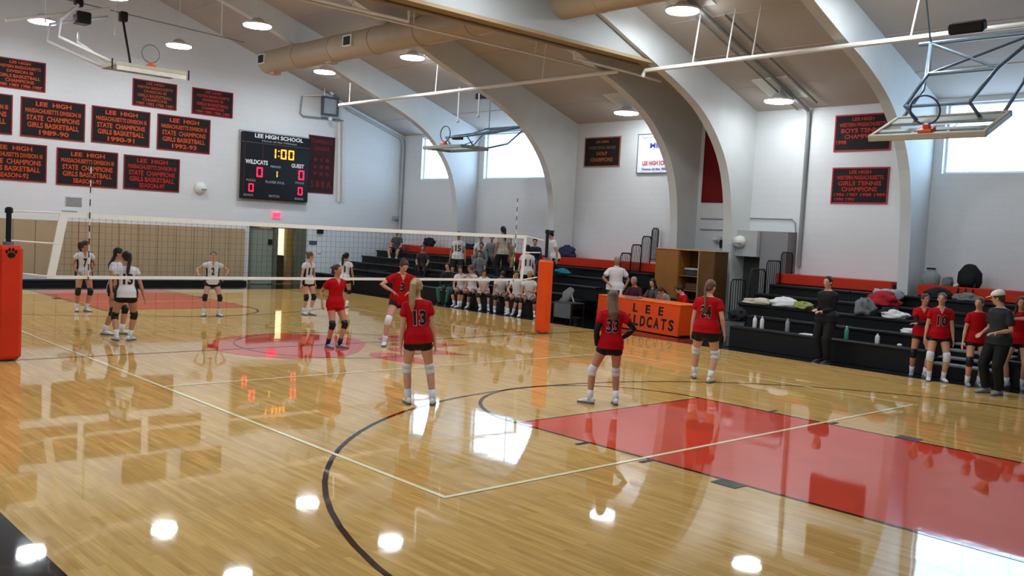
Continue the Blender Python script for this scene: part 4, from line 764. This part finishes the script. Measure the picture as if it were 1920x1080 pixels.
def person(label, x, y, face, H=1.62, z0=0, lod=2, skin='a', hair=('brown', 'ponytail'), top=('red', .42), bottom=('black', 'shorts'), pads=None, socks='white', shoes=None, num=None, numc=None, back=True,
           pz=None, py=0, px=0, feet=((-.11, .0), (.11, .0)), fz=(0, 0), fyaw=(8, -8), lean=2, side=0, twist=0, hands=(None, None), poles=(None, None), head=(0, 0), sleeves=None, girth=1.0, group=None, seat=None, extra=None, cap=None, collar=False, sidep=False, kneeout=.12, slen=.30):
    """FACE: compass direction in degrees the body faces (0 = +x, 90 = +y). Local frame looks along +y; index 0 is the person's left (-x)."""
    s = H/1.68; vox = {0: .0085, 1: .0115, 2: .0155}[lod]
    t = thing('person', label, 'person', (x, y, z0), math.radians(face-90), group); sk = SKIN[skin]
    if pz is None: pz = .925 if seat is None else (seat/s+.085)
    P = Vector((px*s, py*s, pz*s)); U = Rz(twist) @ Rx(-lean) @ Ry(side)
    def T_(v): return P+U @ (Vector(v)*s)
    body = MB(); g = girth
    body.ell([T_((0, 0, z)) for z, a, b in TORSO], [(a*s*g, b*s*g) for z, a, b in TORSO], U @ Vector((1, 0, 0)), 20, True)
    Hm = U @ Rz(head[0]) @ Rx(-head[1]); nb = T_((0, .0, .46)); C = T_((0, .012, .555))+Hm @ Vector((0, .02, .085))*s
    def Hd(v): return C+Hm @ (Vector(v)*s)
    body.ell([nb, T_((0, .01, .53)), Hd((0, -.012, -.03))], [(.056*s, .056*s), (.050*s, .052*s), (.055*s, .06*s)], U @ Vector((1, 0, 0)), 14, True)
    body.ball(Hd((0, -.012, .028)), (.073*s, .092*s, .086*s), Hm, 16, 12)
    body.ell([Hd((0, .018, .05)), Hd((0, .024, .0)), Hd((0, .024, -.045)), Hd((0, .036, -.085))], [(.064*s, .062*s), (.062*s, .064*s), (.051*s, .058*s), (.030*s, .040*s)], Hm @ Vector((1, 0, 0)), 16, True)
    if lod < 2:
        body.ell([Hd((0, .083, .015)), Hd((0, .096, -.008)), Hd((0, .098, -.022))], [(.009*s, .010*s), (.012*s, .011*s), (.015*s, .009*s)], Hm @ Vector((1, 0, 0)), 8, True)
        for e in (-1, 1): body.ball(Hd((e*.074, -.004, -.008)), (.011*s, .018*s, .030*s), Hm, 8, 6)
    # legs
    hips = [P+Vector((e*.088*s*g, 0, -.055*s)) for e in (-1, 1)]; legs = []
    for i, e in enumerate((-1, 1)):
        A = Vector((feet[i][0]*s, feet[i][1]*s, fz[i]+.085*s)); fd = Rz(fyaw[i]) @ Vector((0, 1, 0)); K, A = ik(hips[i], A, .415*s, .405*s, fd+Vector((e*kneeout, 0, .05)))
        legs.append((hips[i], K, A, fd))
        th = [(.088, .092), (.080, .084), (.062, .066), (.052, .054)]; pts = [hips[i], hips[i].lerp(K, .3), hips[i].lerp(K, .75), K]
        sh = [(.053, .056), (.055, .058), (.040, .043), (.034, .037)]; pts += [K.lerp(A, .22), K.lerp(A, .38), K.lerp(A, .75), A]
        body.ell(pts, [(a*s*g, b*s*g) for a, b in th+sh], Vector((1, 0, 0)), 14, True)
        body.ell([A+Vector((0, 0, -.03*s)), A+fd*.06*s+Vector((0, 0, -.055*s)), A+fd*.14*s+Vector((0, 0, -.066*s))], [(.030*s, .034*s), (.034*s, .022*s), (.03*s, .014*s)], Vector((1, 0, 0)), 8, True)
    # arms
    arms = []
    for i, e in enumerate((-1, 1)):
        S = T_((e*.152*g, 0, .408)); hw = hands[i] or (e*.245, .04, -.09); Wp = T_(hw); pl_ = poles[i] or (e*.35, -1, -.1); E, Wp = ik(S, Wp, .275*s, .24*s, U @ Vector(pl_)); arms.append((S, E, Wp))
        body.ell([S+(S-E).normalized()*.0*s, S.lerp(E, .2), S.lerp(E, .7), E, E.lerp(Wp, .3), E.lerp(Wp, .8), Wp], [(r*s*g**.5, r*s*g**.5) for r in (.040, .044, .038, .035, .036, .025, .023)], None, 12, True)
        hm = body if lod == 0 else None; tgt = hm or MB()
        d = (Wp-E).normalized(); nr = Vector((-e, .0, 0)) if abs(d.z) > .5 else Vector((0, 0, -1)); nr = U @ nr
        w0 = d.cross(nr); sd = 1 if w0.dot(U @ Vector((0, 1, .3))) > 0 else -1
        hand(tgt, Wp, d, nr, s, sd, .4, .0095 if lod == 0 else .0085)
        if hm is None: arms[-1] = arms[-1]+(tgt,)
    bo = remesh(body, 'body', sk, vox, t)
    if lod > 0:
        for a in arms: a[3].build('hand', sk, bo, True)
    if lod < 2 or True:
        for e in (-1, 1):
            ey = MB().ball(Hd((e*.028, .0775, .006)), (.0105*s, .007*s, .0058*s), Hm, 8, 6).build('eye', M_eye if lod < 2 else M_iris, bo, True)
            if lod < 2: MB().ball(Hd((e*.028, .0845, .006)), (.0058*s, .004*s, .0056*s), Hm, 8, 6).build('iris', M_iris, bo, True)
            MB().ell([Hd((e*.044, .074, .022)), Hd((e*.028, .083, .028)), Hd((e*.014, .085, .024))], [(.003*s, .003*s)]*3, None, 5).build('eyebrow', HAIR[hair[0]], bo, True)
        MB().ell([Hd((-.020, .076, -.052)), Hd((0, .083, -.053)), Hd((.020, .076, -.052))], [(.003*s, .004*s), (.005*s, .006*s), (.003*s, .004*s)], None, 6).build('mouth', M_lip, bo, True)
    # hair
    hb = MB(); hs = hair[1]
    if hs != 'bald':
        hb.ball(Hd((0, -.020, .038)), (.083*s, .098*s, .091*s), Hm, 16, 12); hb.ball(Hd((0, -.052, -.015)), (.068*s, .060*s, .070*s), Hm, 12, 8)
    def tail(pts, rr, flat=1.0): hb.ell(pts, [(r*s, r*s*flat) for r in rr], Hm @ Vector((1, 0, 0)), 10, True)
    if hs == 'ponytail': tail([Hd((0, -.11, .06)), Hd((0, -.15, .035)), Hd((.0, -.155, -.04)), T_((0, -.15, .40)), T_((0, -.15, .30))], (.028, .036, .036, .030, .012))
    if hs == 'longpony': tail([Hd((-.02, -.10, .06)), Hd((-.045, -.14, .02)), Hd((-.062, -.135, -.08)), T_((-.085, -.125, .42)), T_((-.085, -.13, .33))], (.032, .044, .046, .038, .014))
    if hs == 'braid': tail([Hd((0, -.10, .03)), Hd((-.01, -.125, -.04)), T_((-.015, -.135, .38)), T_((-.01, -.14, .22))], (.026, .024, .020, .010))
    if hs == 'bun': hb.ball(Hd((0, -.11, .075)), (.038*s,)*3, Hm, 10, 7)
    if hs in ('long', 'longfront'):
        tail([Hd((0, -.06, .02)), Hd((0, -.075, -.09)), T_((0, -.115, .42)), T_((0, -.12, .33))], (.078, .085, .082, .05), .45)
    if hs == 'longfront':
        for e in (-1, 1): tail([Hd((e*.066, -.01, .02)), Hd((e*.074, .0, -.08)), T_((e*.09, .075, .37)), T_((e*.08, .11, .24))], (.028, .030, .028, .014))
    if hs != 'bald': remesh(hb, 'hair', HAIR[hair[0]], vox, t)
    if cap:
        cp = MB(); cp.ell([Hd((0, -.015, .045)), Hd((0, -.02, .09)), Hd((0, -.02, .125)), Hd((0, -.02, .140))], [(.090*s, .110*s), (.084*s, .102*s), (.058*s, .07*s), (.02*s, .025*s)], Hm @ Vector((1, 0, 0)), 18); cp = cp.build('cap', cap, t, True)
        MB().ell([Hd((0, .07, .052)), Hd((0, .13, .050)), Hd((0, .165, .042))], [(.07*s, .006*s), (.065*s, .006*s), (.035*s, .005*s)], Hm @ Vector((1, 0, 0)), 12).build('cap_peak', cap, cp, True)
    # top
    if top:
        j = MB(); inf = .012 if len(top) < 3 else top[2]; hem = -.10
        hx = .012 if bottom[1] == 'shorts' else .024; rows = [(z, a+inf+(hx+.010)*(z < .05), b+inf+hx*(z < .05)) for z, a, b in TORSO if hem < z < .47]; rows = [(hem, .172+inf+hx, .118+inf+hx)]+rows+[(.482, .098, .070)]
        rows = [(z, max(a, .150 if z < .33 else 0), max(b, .108 if z < .4 else 0)) for z, a, b in rows]
        j.ell([T_((0, 0, z)) for z, a, b in rows], [(a*s*g, b*s*g) for z, a, b in rows], U @ Vector((1, 0, 0)), 22)
        fr_ = top[1]
        for (S, E, Wp, *_x) in arms:
            if fr_ <= 1: pts = [S+(S-E).normalized()*.012*s, S.lerp(E, fr_*.5), S.lerp(E, fr_)]; rr = [.052, .060, .061+.006*(fr_ < .8)]
            else: pts = [S, S.lerp(E, .6), E, E.lerp(Wp, .5), E.lerp(Wp, .97)]; rr = [.062, .055, .048, .042, .034]
            j.ell(pts, [(r*s*g**.5, r*s*g**.5) for r in rr], None, 12, True)
        jo = remesh(j, 'jersey' if num or fr_ < .5 else 'shirt', CL[top[0]], vox, t)
        if sidep:
            for e in (-1, 1):
                pan = MB(); rws = [r for r in rows if r[0] <= .33]; vs = []
                for z, a, b in rws:
                    for k in range(5): an = math.radians(-34+17*k); vs.append(T_((e*(a*g+.010)*math.cos(an), (b*g+.010)*math.sin(an), z)))
                pan.add(vs, [(r*5+k, r*5+k+1, r*5+k+6, r*5+k+5) for r in range(len(rws)-1) for k in range(4)]); pan.build('side_panel', M_num, jo, True)
        if collar:
            MB().ell([T_((0, 0, .465)), T_((0, .004, .50)), T_((0, .004, .525))], [(.088*s, .074*s), (.068*s, .066*s), (.066*s, .064*s)], U @ Vector((1, 0, 0)), 16, caps=False).build('collar', CL[top[0]], jo, True)
            MB().ell([T_((0, .085, .47)), T_((0, .105, .40)), T_((0, .115, .34))], [(.012*s, .006*s)]*3, U @ Vector((1, 0, 0)), 6).build('placket', M_gray, jo, True)
        elif lod < 2 and fr_ < .8 and not back:
            n = 8; vs = [T_((-.052, .066, .475)), T_((.052, .066, .475)), T_((0, .112, .375))]; vb = BVHTree.FromPolygons([v.co for v in jo.data.vertices], [tuple(p.vertices) for p in jo.data.polygons]); grid = []
            for a in range(6):
                for b in range(5):
                    k = a/5; xx = (b/4-.5)*.10*(1-k); o_ = T_((xx, .5, .478-.115*k)); hit = vb.ray_cast(o_, U @ Vector((0, -1, 0))); grid.append((hit[0] if hit[0] else T_((xx, .1, .478-.115*k)))+U @ Vector((0, .004, 0)))
            MB().add(grid, [(a*5+b, a*5+b+1, a*5+b+6, a*5+b+5) for a in range(5) for b in range(4)]).build('neckline', sk, jo, True)
        if num:
            bv = BVHTree.FromPolygons([v.co for v in jo.data.vertices], [tuple(p.vertices) for p in jo.data.polygons])
            for which in ((1, -1) if back == 'both' else ((-1,) if back else (1,))):   # -1 = on the back
                for edge, mt, off in ((.035, numc or M_nume, .004), (.0, M_num, .007)):
                    if edge and lod == 2: continue
                    vs2, fs2, w2 = text2d(num, .20/.7*s*.9, .03+edge, 2); k = (.080 if len(num) == 1 else .175)*s/max(w2, .01); k = min(1, k)*(1.0); k = (k if not edge else k*1.02)
                    vs = []; ok = True
                    for a, b in vs2:
                        lx = a*k*(1 if which < 0 else -1); lz = (.255-.10)*s+b
                        o_ = P+U @ Vector((lx, which*.6, lz)); hit = bv.ray_cast(o_, U @ Vector((0, -which, 0)))
                        if hit[0] is None: ok = False; break
                        vs.append(hit[0]+U @ Vector((0, which*off, 0)))
                    if ok: MB().add(vs, fs2).build('number', mt, jo, flipfix=False)
    if sleeves:
        sb_ = MB()
        for (S, E, Wp, *_x) in arms: sb_.ell([S.lerp(E, .35), E, E.lerp(Wp, .4), E.lerp(Wp, .96)], [(.050*s,)*2, (.042*s,)*2, (.042*s,)*2, (.030*s,)*2], None, 10, True)
        n = len(sb_.v)//2
        for q in (0, 1): m_ = MB(); m_.v = sb_.v[q*n:(q+1)*n]; m_.f = [f for f in sb_.f if all(i < n for i in f)]; m_.build('arm_sleeve', CL[sleeves], t, True)
    # bottoms
    b = MB(); st = bottom[1]; bi = .008 if st == 'shorts' else .016
    b.ell([T_((0, 0, .055)), T_((0, 0, 0)), T_((0, 0, -.05)), T_((0, 0, -.115))], [((.150+bi)*s*g, (.108+bi)*s*g), ((.160+bi)*s*g, (.115+bi)*s*g), ((.160+bi)*s*g, (.116+bi)*s*g), ((.13+bi)*s*g, (.10+bi)*s*g)], U @ Vector((1, 0, 0)), 18, True)
    for Hh, K, A, fd in legs:
        if st == 'shorts': b.ell([Hh, Hh.lerp(K, slen)], [((.089+bi)*s*g, (.093+bi)*s*g), ((.082+bi)*s*g, (.086+bi)*s*g)], Vector((1, 0, 0)), 14)
        elif st == 'long_shorts': b.ell([Hh, Hh.lerp(K, .4), Hh.lerp(K, .78)], [(.098*s*g, .105*s*g), (.10*s*g, .105*s*g), (.10*s*g, .105*s*g)], Vector((1, 0, 0)), 14)
        else: b.ell([Hh, Hh.lerp(K, .5), K, K.lerp(A, .5), K.lerp(A, .97)], [(r*s*g, r*1.05*s*g) for r in (.102, .092, .075, .068, .062)], Vector((1, 0, 0)), 14)
    remesh(b, st if st in ('shorts', 'trousers') else 'shorts', CL[bottom[0]], vox, t)
    if pads:
        for Hh, K, A, fd in legs: MB().ell([K+(Hh-K).normalized()*.085*s, K+(Hh-K).normalized()*.03*s, K+fd*.008*s, K+(A-K).normalized()*.05*s, K+(A-K).normalized()*.08*s], [(r*s*g, r*s*g) for r in (.064, .067, .066, .063, .060)], Vector((1, 0, 0)), 14).build('knee_pad', {'black': M_dk, 'white': M_shoe}[pads], t, True)
    shm = shoes or M_shoe
    for Hh, K, A, fd in legs:
        if socks and st != 'trousers': MB().ell([A+(K-A).normalized()*.12*s, A+(K-A).normalized()*.04*s, A-Vector((0, 0, .03*s))], [(.049*s, .051*s), (.043*s, .046*s), (.042*s, .047*s)], Vector((1, 0, 0)), 12).build('sock', {'white': M_shoe, 'black': M_dk}[socks], t, True)
        gz = Vector((0, 0, A.z-.085*s)); base = Vector((A.x, A.y, 0))+gz; sx = fd.cross(Vector((0, 0, 1)))
        so = MB(); pr = [(-.065, .030), (-.03, .036), (.04, .036), (.12, .044), (.17, .038), (.20, .020)]; m = len(pr)
        vs = [base+fd*a*s+sx*w*s*e+Vector((0, 0, hz*s)) for hz in (.001, .026) for e in (1, -1) for a, w in (pr if e > 0 else pr[::-1])]; n = 2*m
        so.add(vs, [tuple(range(n-1, -1, -1)), tuple(range(n, 2*n))]+[(i, (i+1) % n, n+(i+1) % n, n+i) for i in range(n)])
        up = MB(); up.ell([base+fd*-.062*s+Vector((0, 0, .060*s)), base+fd*-.02*s+Vector((0, 0, .062*s)), base+fd*.05*s+Vector((0, 0, .050*s)), base+fd*.12*s+Vector((0, 0, .038*s)), base+fd*.175*s+Vector((0, 0, .032*s))], [(.028*s, .034*s), (.038*s, .044*s), (.040*s, .034*s), (.043*s, .022*s), (.032*s, .014*s)], sx, 12, True)
        u_ = up.build('shoe', shm, t, True); so.build('sole', M_sole, u_)
    return t
# camera lies in direction about -110..-135 deg from the court; picture-right is about -43 deg
RED = dict(top=('red', .42), bottom=('black', 'shorts'))
WHT = dict(top=('white', .25), bottom=('black', 'shorts'), pads='black', sidep=True)
# --- near team in red
person('blond long-ponytailed player in red jersey 13, back to the camera', -2.22, -5.56, 62, 1.63, lod=0, side=-4.5, px=-.03, skin='a', hair=('blond', 'longpony'), num='13', pads='white', feet=((-.12, .03), (.20, -.02)), fyaw=(5, -12), hands=((-.235, .03, -.14), (.225, .02, -.15)), head=(-6, 8), **RED)
person('red jersey 33 player in black arm sleeves, hand on hip, seen from behind', .13, -6.74, 50, 1.57, lod=0, skin='b', hair=('lbrown', 'long'), num='33', pads='white', sleeves='black', feet=((-.26, .0), (.12, .0)), fyaw=(55, 0), hands=((-.20, .05, -.06), (.165, .06, .05)), poles=((-.5, -1, 0), (1, -.45, 0)), head=(-8, 14), **RED)
person('braided player in red jersey 24 stepping in front of the scorer table', 3.24, -6.09, 22, 1.70, slen=.42, lod=0, skin='a', hair=('lbrown', 'braid'), num='24', pads='white', feet=((-.20, .20), (.13, -.12)), fyaw=(20, -8), hands=((-.25, .03, -.13), (.28, .05, -.08)), head=(-25, 8), pz=.90, girth=1.14, **RED)
person('red-shirted player in black knee pads standing beside the net, facing right', -.29, -.42, -95, 1.53, lod=0, skin='b', hair=('brown', 'bun'), top=('red', .45, .016), bottom=('red', 'shorts'), pads='black', socks='black', shoes=M_shoeg, feet=((-.10, .06), (.12, -.02)), fyaw=(45, 10), hands=((-.20, -.05, -.02), (.26, -.06, -.02)), head=(18, -2), back=False)
person('player in red leaning forward with hands on hips behind the blond player', 1.02, -.62, -112, 1.74, lod=0, skin='a', hair=('brown', 'bun'), num='3', back=False, pads='white', feet=((-.28, .05), (.26, .0)), fyaw=(20, -20), lean=14, pz=.89, py=-.05, hands=((-.17, .07, .15), (.17, .07, .15)), poles=((-1, -.1, .5), (1, -.1, .5)), head=(4, 22), **RED)
# --- far team in white
person('white jersey 7 player beside the left antenna, looking right', -2.34, 6.85, -98, 1.60, lod=1, skin='b', hair=('brown', 'ponytail'), num='7', back=False, feet=((-.06, .05), (.14, .0)), fyaw=(25, -5), hands=((-.13, .10, .0), (.13, .10, .0)), poles=((-1, -.8, 0), (1, -.8, 0)), head=(62, 2), **WHT)
person('dark-haired white jersey 13 player walking away, nearest on the far side', -3.35, 1.52, 78, 1.60, lod=0, skin='b', hair=('black', 'ponytail'), num='13', feet=((-.16, -.12), (.10, .12)), fz=(.03, 0), fyaw=(12, -40), hands=((-.14, .18, .02), (.33, .02, -.12)), poles=(None, (.2, -1, 0)), head=(20, 12), girth=1.05, **WHT)
person('white jersey player half hidden behind jersey 13 on the left', -3.18, 2.55, -40, 1.62, lod=1, skin='b', hair=('black', 'long'), feet=((-.1, .12), (.1, -.14)), hands=((-.16, .2, .05), (.2, .02, -.1)), head=(10, 4), **WHT)
person('white jersey 2 player facing the camera with bent elbows out', -.02, 5.28, -112, 1.50, lod=1, skin='a', hair=('lbrown', 'bun'), num='2', back=False, feet=((-.17, .02), (.17, .02)), fyaw=(30, -20), hands=((-.30, .10, .10), (.34, .16, .12)), poles=((-1, -.4, -.3), (1, -.4, -.3)), head=(0, 2), **WHT)
person('white jersey 11 player in front of the blue block wall, arms down', 2.34, 5.07, -80, 1.55, lod=1, skin='a', hair=('lbrown', 'bun'), num='11', back=False, feet=((-.08, .05), (.08, -.03)), hands=((-.235, .02, -.12), (.235, .02, -.12)), head=(55, 2), **WHT)
person('white jersey 1 player with black ponytail, back turned, by the bleacher end', 4.45, 6.7, 45, 1.50, lod=1, skin='b', hair=('black', 'longpony'), num='1', feet=((-.09, .05), (.09, -.03)), head=(-10, 4), **WHT)
# --- right side bench
person('player in red with arms crossed in black sleeves by the right bleachers', 7.88, -7.62, -155, 1.55, lod=0, skin='b', hair=('brown', 'bun'), sleeves='black', pads='black', feet=((-.10, .12), (.14, -.04)), fyaw=(30, -5), hands=((.10, .17, .16), (-.10, .17, .19)), poles=((-1, .1, -.4), (1, .1, -.4)), head=(28, 2), back=False, shoes=M_shoeg, **RED)
person('player in red jersey 10 with white knee pads, arms hanging, right side', 7.58, -8.05, -148, 1.60, lod=0, skin='a', hair=('lbrown', 'bun'), num='10', back=False, pads='white', feet=((-.13, .02), (.12, .02)), fyaw=(12, -12), hands=((-.25, .04, -.12), (.25, .04, -.12)), head=(-20, -2), girth=1.07, **RED)
person('red-jersey player between jersey 10 and the coach', 7.62, -8.68, -140, 1.58, lod=1, skin='a', hair=('lbrown', 'ponytail'), feet=((-.10, .0), (.10, .0)), hands=((-.2, .1, -.05), (.24, .03, -.1)), head=(-40, 2), pads='black', shoes=M_shoeg, **RED)
person('coach in white cap, black polo and black trousers, back turned', 7.02, -9.26, 155, 1.74, lod=0, skin='a', hair=('brown', 'short'), cap=pm('cream_cap', 'eee6d2', .7, .03), top=('blk2', .6), bottom=('black', 'trousers'), shoes=M_shoeg, feet=((-.10, .0), (.12, .05)), hands=((-.16, .22, .10), (.15, .2, .06)), head=(-50, 14), girth=1.12)
person('long-haired player in red behind the coach, legs bare', 8.12, -9.20, -165, 1.63, lod=1, skin='a', hair=('brown', 'longfront'), feet=((-.12, .0), (.12, .02)), fyaw=(10, -35), head=(5, 4), shoes=M_shoeg, **RED)
person('person in red sleeve and black trousers reaching across at the right edge', 7.42, -9.86, 128, 1.74, lod=1, skin='a', hair=('brown', 'long'), top=('red', .9), bottom=('black', 'trousers'), hands=((-.10, .56, .34), (.2, .05, -.05)), poles=((-.3, -.2, -1), None), feet=((-.1, 0), (.1, 0)), head=(0, 0), shoes=M_shoeg)
person('dark-haired woman dressed all in black standing before the right bleachers', 7.72, -5.78, 172, 1.74, lod=0, skin='a', hair=('black', 'bun'), top=('black', 2, .022), bottom=('black', 'trousers'), shoes=pm('dark_shoe', '33363b', .5), feet=((-.09, .03), (.09, -.02)), hands=((-.05, .22, .10), (.08, .22, .12)), head=(10, 2), girth=1.12)
# --- officials
person('man in white polo standing behind the scorer table', 9.75, 1.55, -135, 1.78, lod=0, skin='c', hair=('grey', 'short'), top=('polo', .55, .02), bottom=('olive', 'trousers'), shoes=M_dk, hands=((-.24, .06, -.02), (.20, .24, .08)), poles=((-1, -.6, 0), (1, -.6, 0)), head=(6, 8), girth=1.14, collar=True, feet=((-.12, 0), (.12, 0)))
MCH = pm('chair_black', '1c1d20', .4, .05)
def chair(lab, x, y, face):
    t = thing('folding_chair', lab, 'chair', (x, y, 0), math.radians(face-90)); MB().bbox((-.21, -.2, .43), (.21, .2, .46), .01).build('seat', MCH, t); MB().bbox((-.2, -.24, .6), (.2, -.21, .82), .01).build('backrest', MCH, t)
    for e in (-1, 1):
        MB().tube([(e*.2, -.22, .82), (e*.2, .2, .0)], .011).build('leg', MCH, t); MB().tube([(e*.2, .15, .45), (e*.2, -.22, .0)], .011).build('leg', MCH, t)
G3 = 'folding chairs behind the scorer table'
for l, y in (('folding chair under the scorer nearest the man in the white polo', .78), ('folding chair under the long-haired scorer', .13), ('folding chair under the low-seated person by the cabinet', -.38), ('folding chair at the right end of the scorer table', -1.02)): chair(l, 9.68 if y > -.2 else 9.56, y, 180)
SE = dict(seat=.46, feet=((-.12, .36), (.12, .36)), bottom=('black', 'trousers'), shoes=M_dk, hands=((-.14, .32, .08), (.14, .32, .08)), poles=((-1, -.2, -.6), (1, -.2, -.6)))
person('grey-haired scorer in a dark burgundy top seated at the scorer table', 9.68, .78, -165, 1.68, lod=1, skin='b', hair=('grey', 'short'), top=('burg', 2), head=(0, 18), lean=8, **SE)
person('scorer with long black hair and grey top seated at the scorer table', 9.66, .13, 175, 1.66, lod=1, skin='a', hair=('black', 'longfront'), top=('dgrey', 2), head=(20, 10), lean=6, **SE)
person('brown-haired person bent low over the scorer table', 9.56, -.38, 180, 1.50, lod=1, skin='a', hair=('brown', 'long'), top=('grey', 2), head=(0, 30), lean=26, **SE)
person('person in an orange-red shirt at the right end of the scorer table', 9.52, -1.02, 150, 1.52, lod=1, skin='a', hair=('black', 'short'), top=('red', .5), head=(-15, 20), lean=16, **SE)
# --- spectators and bench, left bank
def sit(label, k, y, face=180, H=1.62, **kw):
    d = dict(seat=.402 if k else .47, feet=((-.12, .40), (.12, .40)), lod=2, hands=((-.13, .30, .02), (.13, .30, .02)), poles=((-1, -.2, -.5), (1, -.2, -.5)), lean=10); d.update(kw)
    return person(label, xk(k)+.16, y, face, H, z0=zk(k)-.40 if k else 0, **d)
def stand(label, k, y, face, H, **kw): return person(label, xk(k)+.46, y, face, H, z0=zk(k)-.168, lod=2, **kw)
sit('spectator in dark grey alone on the top row, far left of the bleachers', 4, 13.3, -150, 1.66, hair=('black', 'short'), top=('dgrey', .5), bottom=('black', 'long_shorts'))
sit('woman in a black tee seated alone at the middle rows, left of the net', 2, 10.0, -135, 1.62, hair=('brown', 'bun'), top=('blk2', .5), bottom=('black', 'trousers'), skin='b')
stand('spectator in a white numbered jersey and black shorts standing on the bleachers', 1, 7.72, -140, 1.70, hair=('black', 'short'), top=('white', .3), bottom=('black', 'long_shorts'), num='15', back=False, skin='b')
sit('dark-haired spectator in white on the top row, left of a pair', 4, 8.55, -140, 1.66, hair=('black', 'short'), top=('white', .5), bottom=('grey', 'trousers'))
sit('dark-haired spectator in grey on the top row, right of a pair', 4, 8.0, -140, 1.66, hair=('black', 'short'), top=('grey', 2), bottom=('dgrey', 'trousers'))
sit('spectator in a pale grey hoodie and maroon trousers', 3, 7.75, -140, 1.60, hair=('brown', 'bun'), top=('grey', 2, .02), bottom=('maroon', 'trousers'))
sit('spectator in a black jacket behind the jersey-wearing spectator', 3, 8.9, -150, 1.58, hair=('brown', 'long'), top=('black', 2), bottom=('black', 'trousers'))
stand('tall black-haired spectator in a pale striped top standing with back turned', 2, 6.35, 75, 1.72, hair=('black', 'ponytail'), top=('cream', .5), bottom=('black', 'trousers'), skin='c')
sit('blond spectator in a tan top near the right antenna', 4, 7.15, -140, 1.6, hair=('blond', 'long'), top=('tan', 2), bottom=('tan', 'trousers'))
stand('bench player in white jersey 11 standing with back turned by the net post', 0, 3.85, 60, 1.66, hair=('black', 'bun'), top=('white', .3), bottom=('black', 'trousers'), num='11')
stand('spectator in a white shirt and black trousers beside the orange post top', 2, 4.05, 150, 1.68, hair=('black', 'bun'), top=('white', .5), bottom=('black', 'trousers'), lean=14, skin='b')
sit('spectator in a dark navy jacket on the top row behind the net post', 4, 5.95, -140, 1.6, hair=('black', 'short'), top=('navy', 2, .025), bottom=('navy', 'trousers'))
sit('spectator with grey leggings resting feet down beside the striped top', 2, 7.05, -140, 1.55, hair=('brown', 'ponytail'), top=('grey', .5), bottom=('dgrey', 'trousers'))
BP = dict(top=('white', .25), bottom=('black', 'shorts'), pads='black')
sit('person in black top and green trousers, left end of the front row', 0, 6.95, -150, 1.62, hair=('black', 'short'), top=('black', 2), bottom=('green', 'trousers'), shoes=M_dk)
bench = [(6.30, 'brown', 'ponytail', 'bench player next to the green trousers, elbows on knees', 20, 0), (5.82, 'lbrown', 'bun', 'bench player with hands raised to the face, front row', 8, 1), (5.30, 'brown', 'ponytail', 'fair bench player leaning forward in the middle of the front row', 26, 0), (4.62, 'black', 'bun', 'bench player leaning over one knee, front row', 30, 0), (3.85, 'brown', 'long', 'bench player second from the orange post, front row', 14, 0), (3.38, 'blond', 'bun', 'bench player nearest the orange post, front row', 12, 0)]
for i, (y, hc, hs, lb, ln, up_) in enumerate(bench):
    kw = dict(BP); 
    if i == 2: kw.update(hands=((.08, .24, .02), (-.08, .24, .05)))
    if i == 3: kw.update(hands=((-.10, .34, -.10), (.20, .24, .08)), skin='b') if False else None
    if i == 4: kw.update(hands=((-.26, .05, -.02), (.10, .28, .10)))
    if i == 5: kw.update(hands=((.02, .22, .22), (.14, .30, .02)))
    if up_: kw.update(hands=((-.06, .20, .44), (.06, .20, .44)), poles=((-1, .4, -.6), (1, .4, -.6)))
    sit(lb, 0, y, (-150, -165, -135, -120, -158, -140)[i], 1.58+.03*(i % 2), head=((20, -25, 10, -20, 30, -10)[i], (4, 10, 0, 12, 2, 6)[i]), hair=(hc, hs), skin='ab'[i % 2], lean=ln, feet=(((-.14, .42), (.10, .34)), ((-.08, .30), (.16, .46)), ((-.20, .40), (.04, .48)), ((-.12, .50), (.18, .30)), ((-.06, .38), (.08, .42)), ((-.22, .34), (.20, .44)))[i], group='players in white on the front bleacher row', **kw)
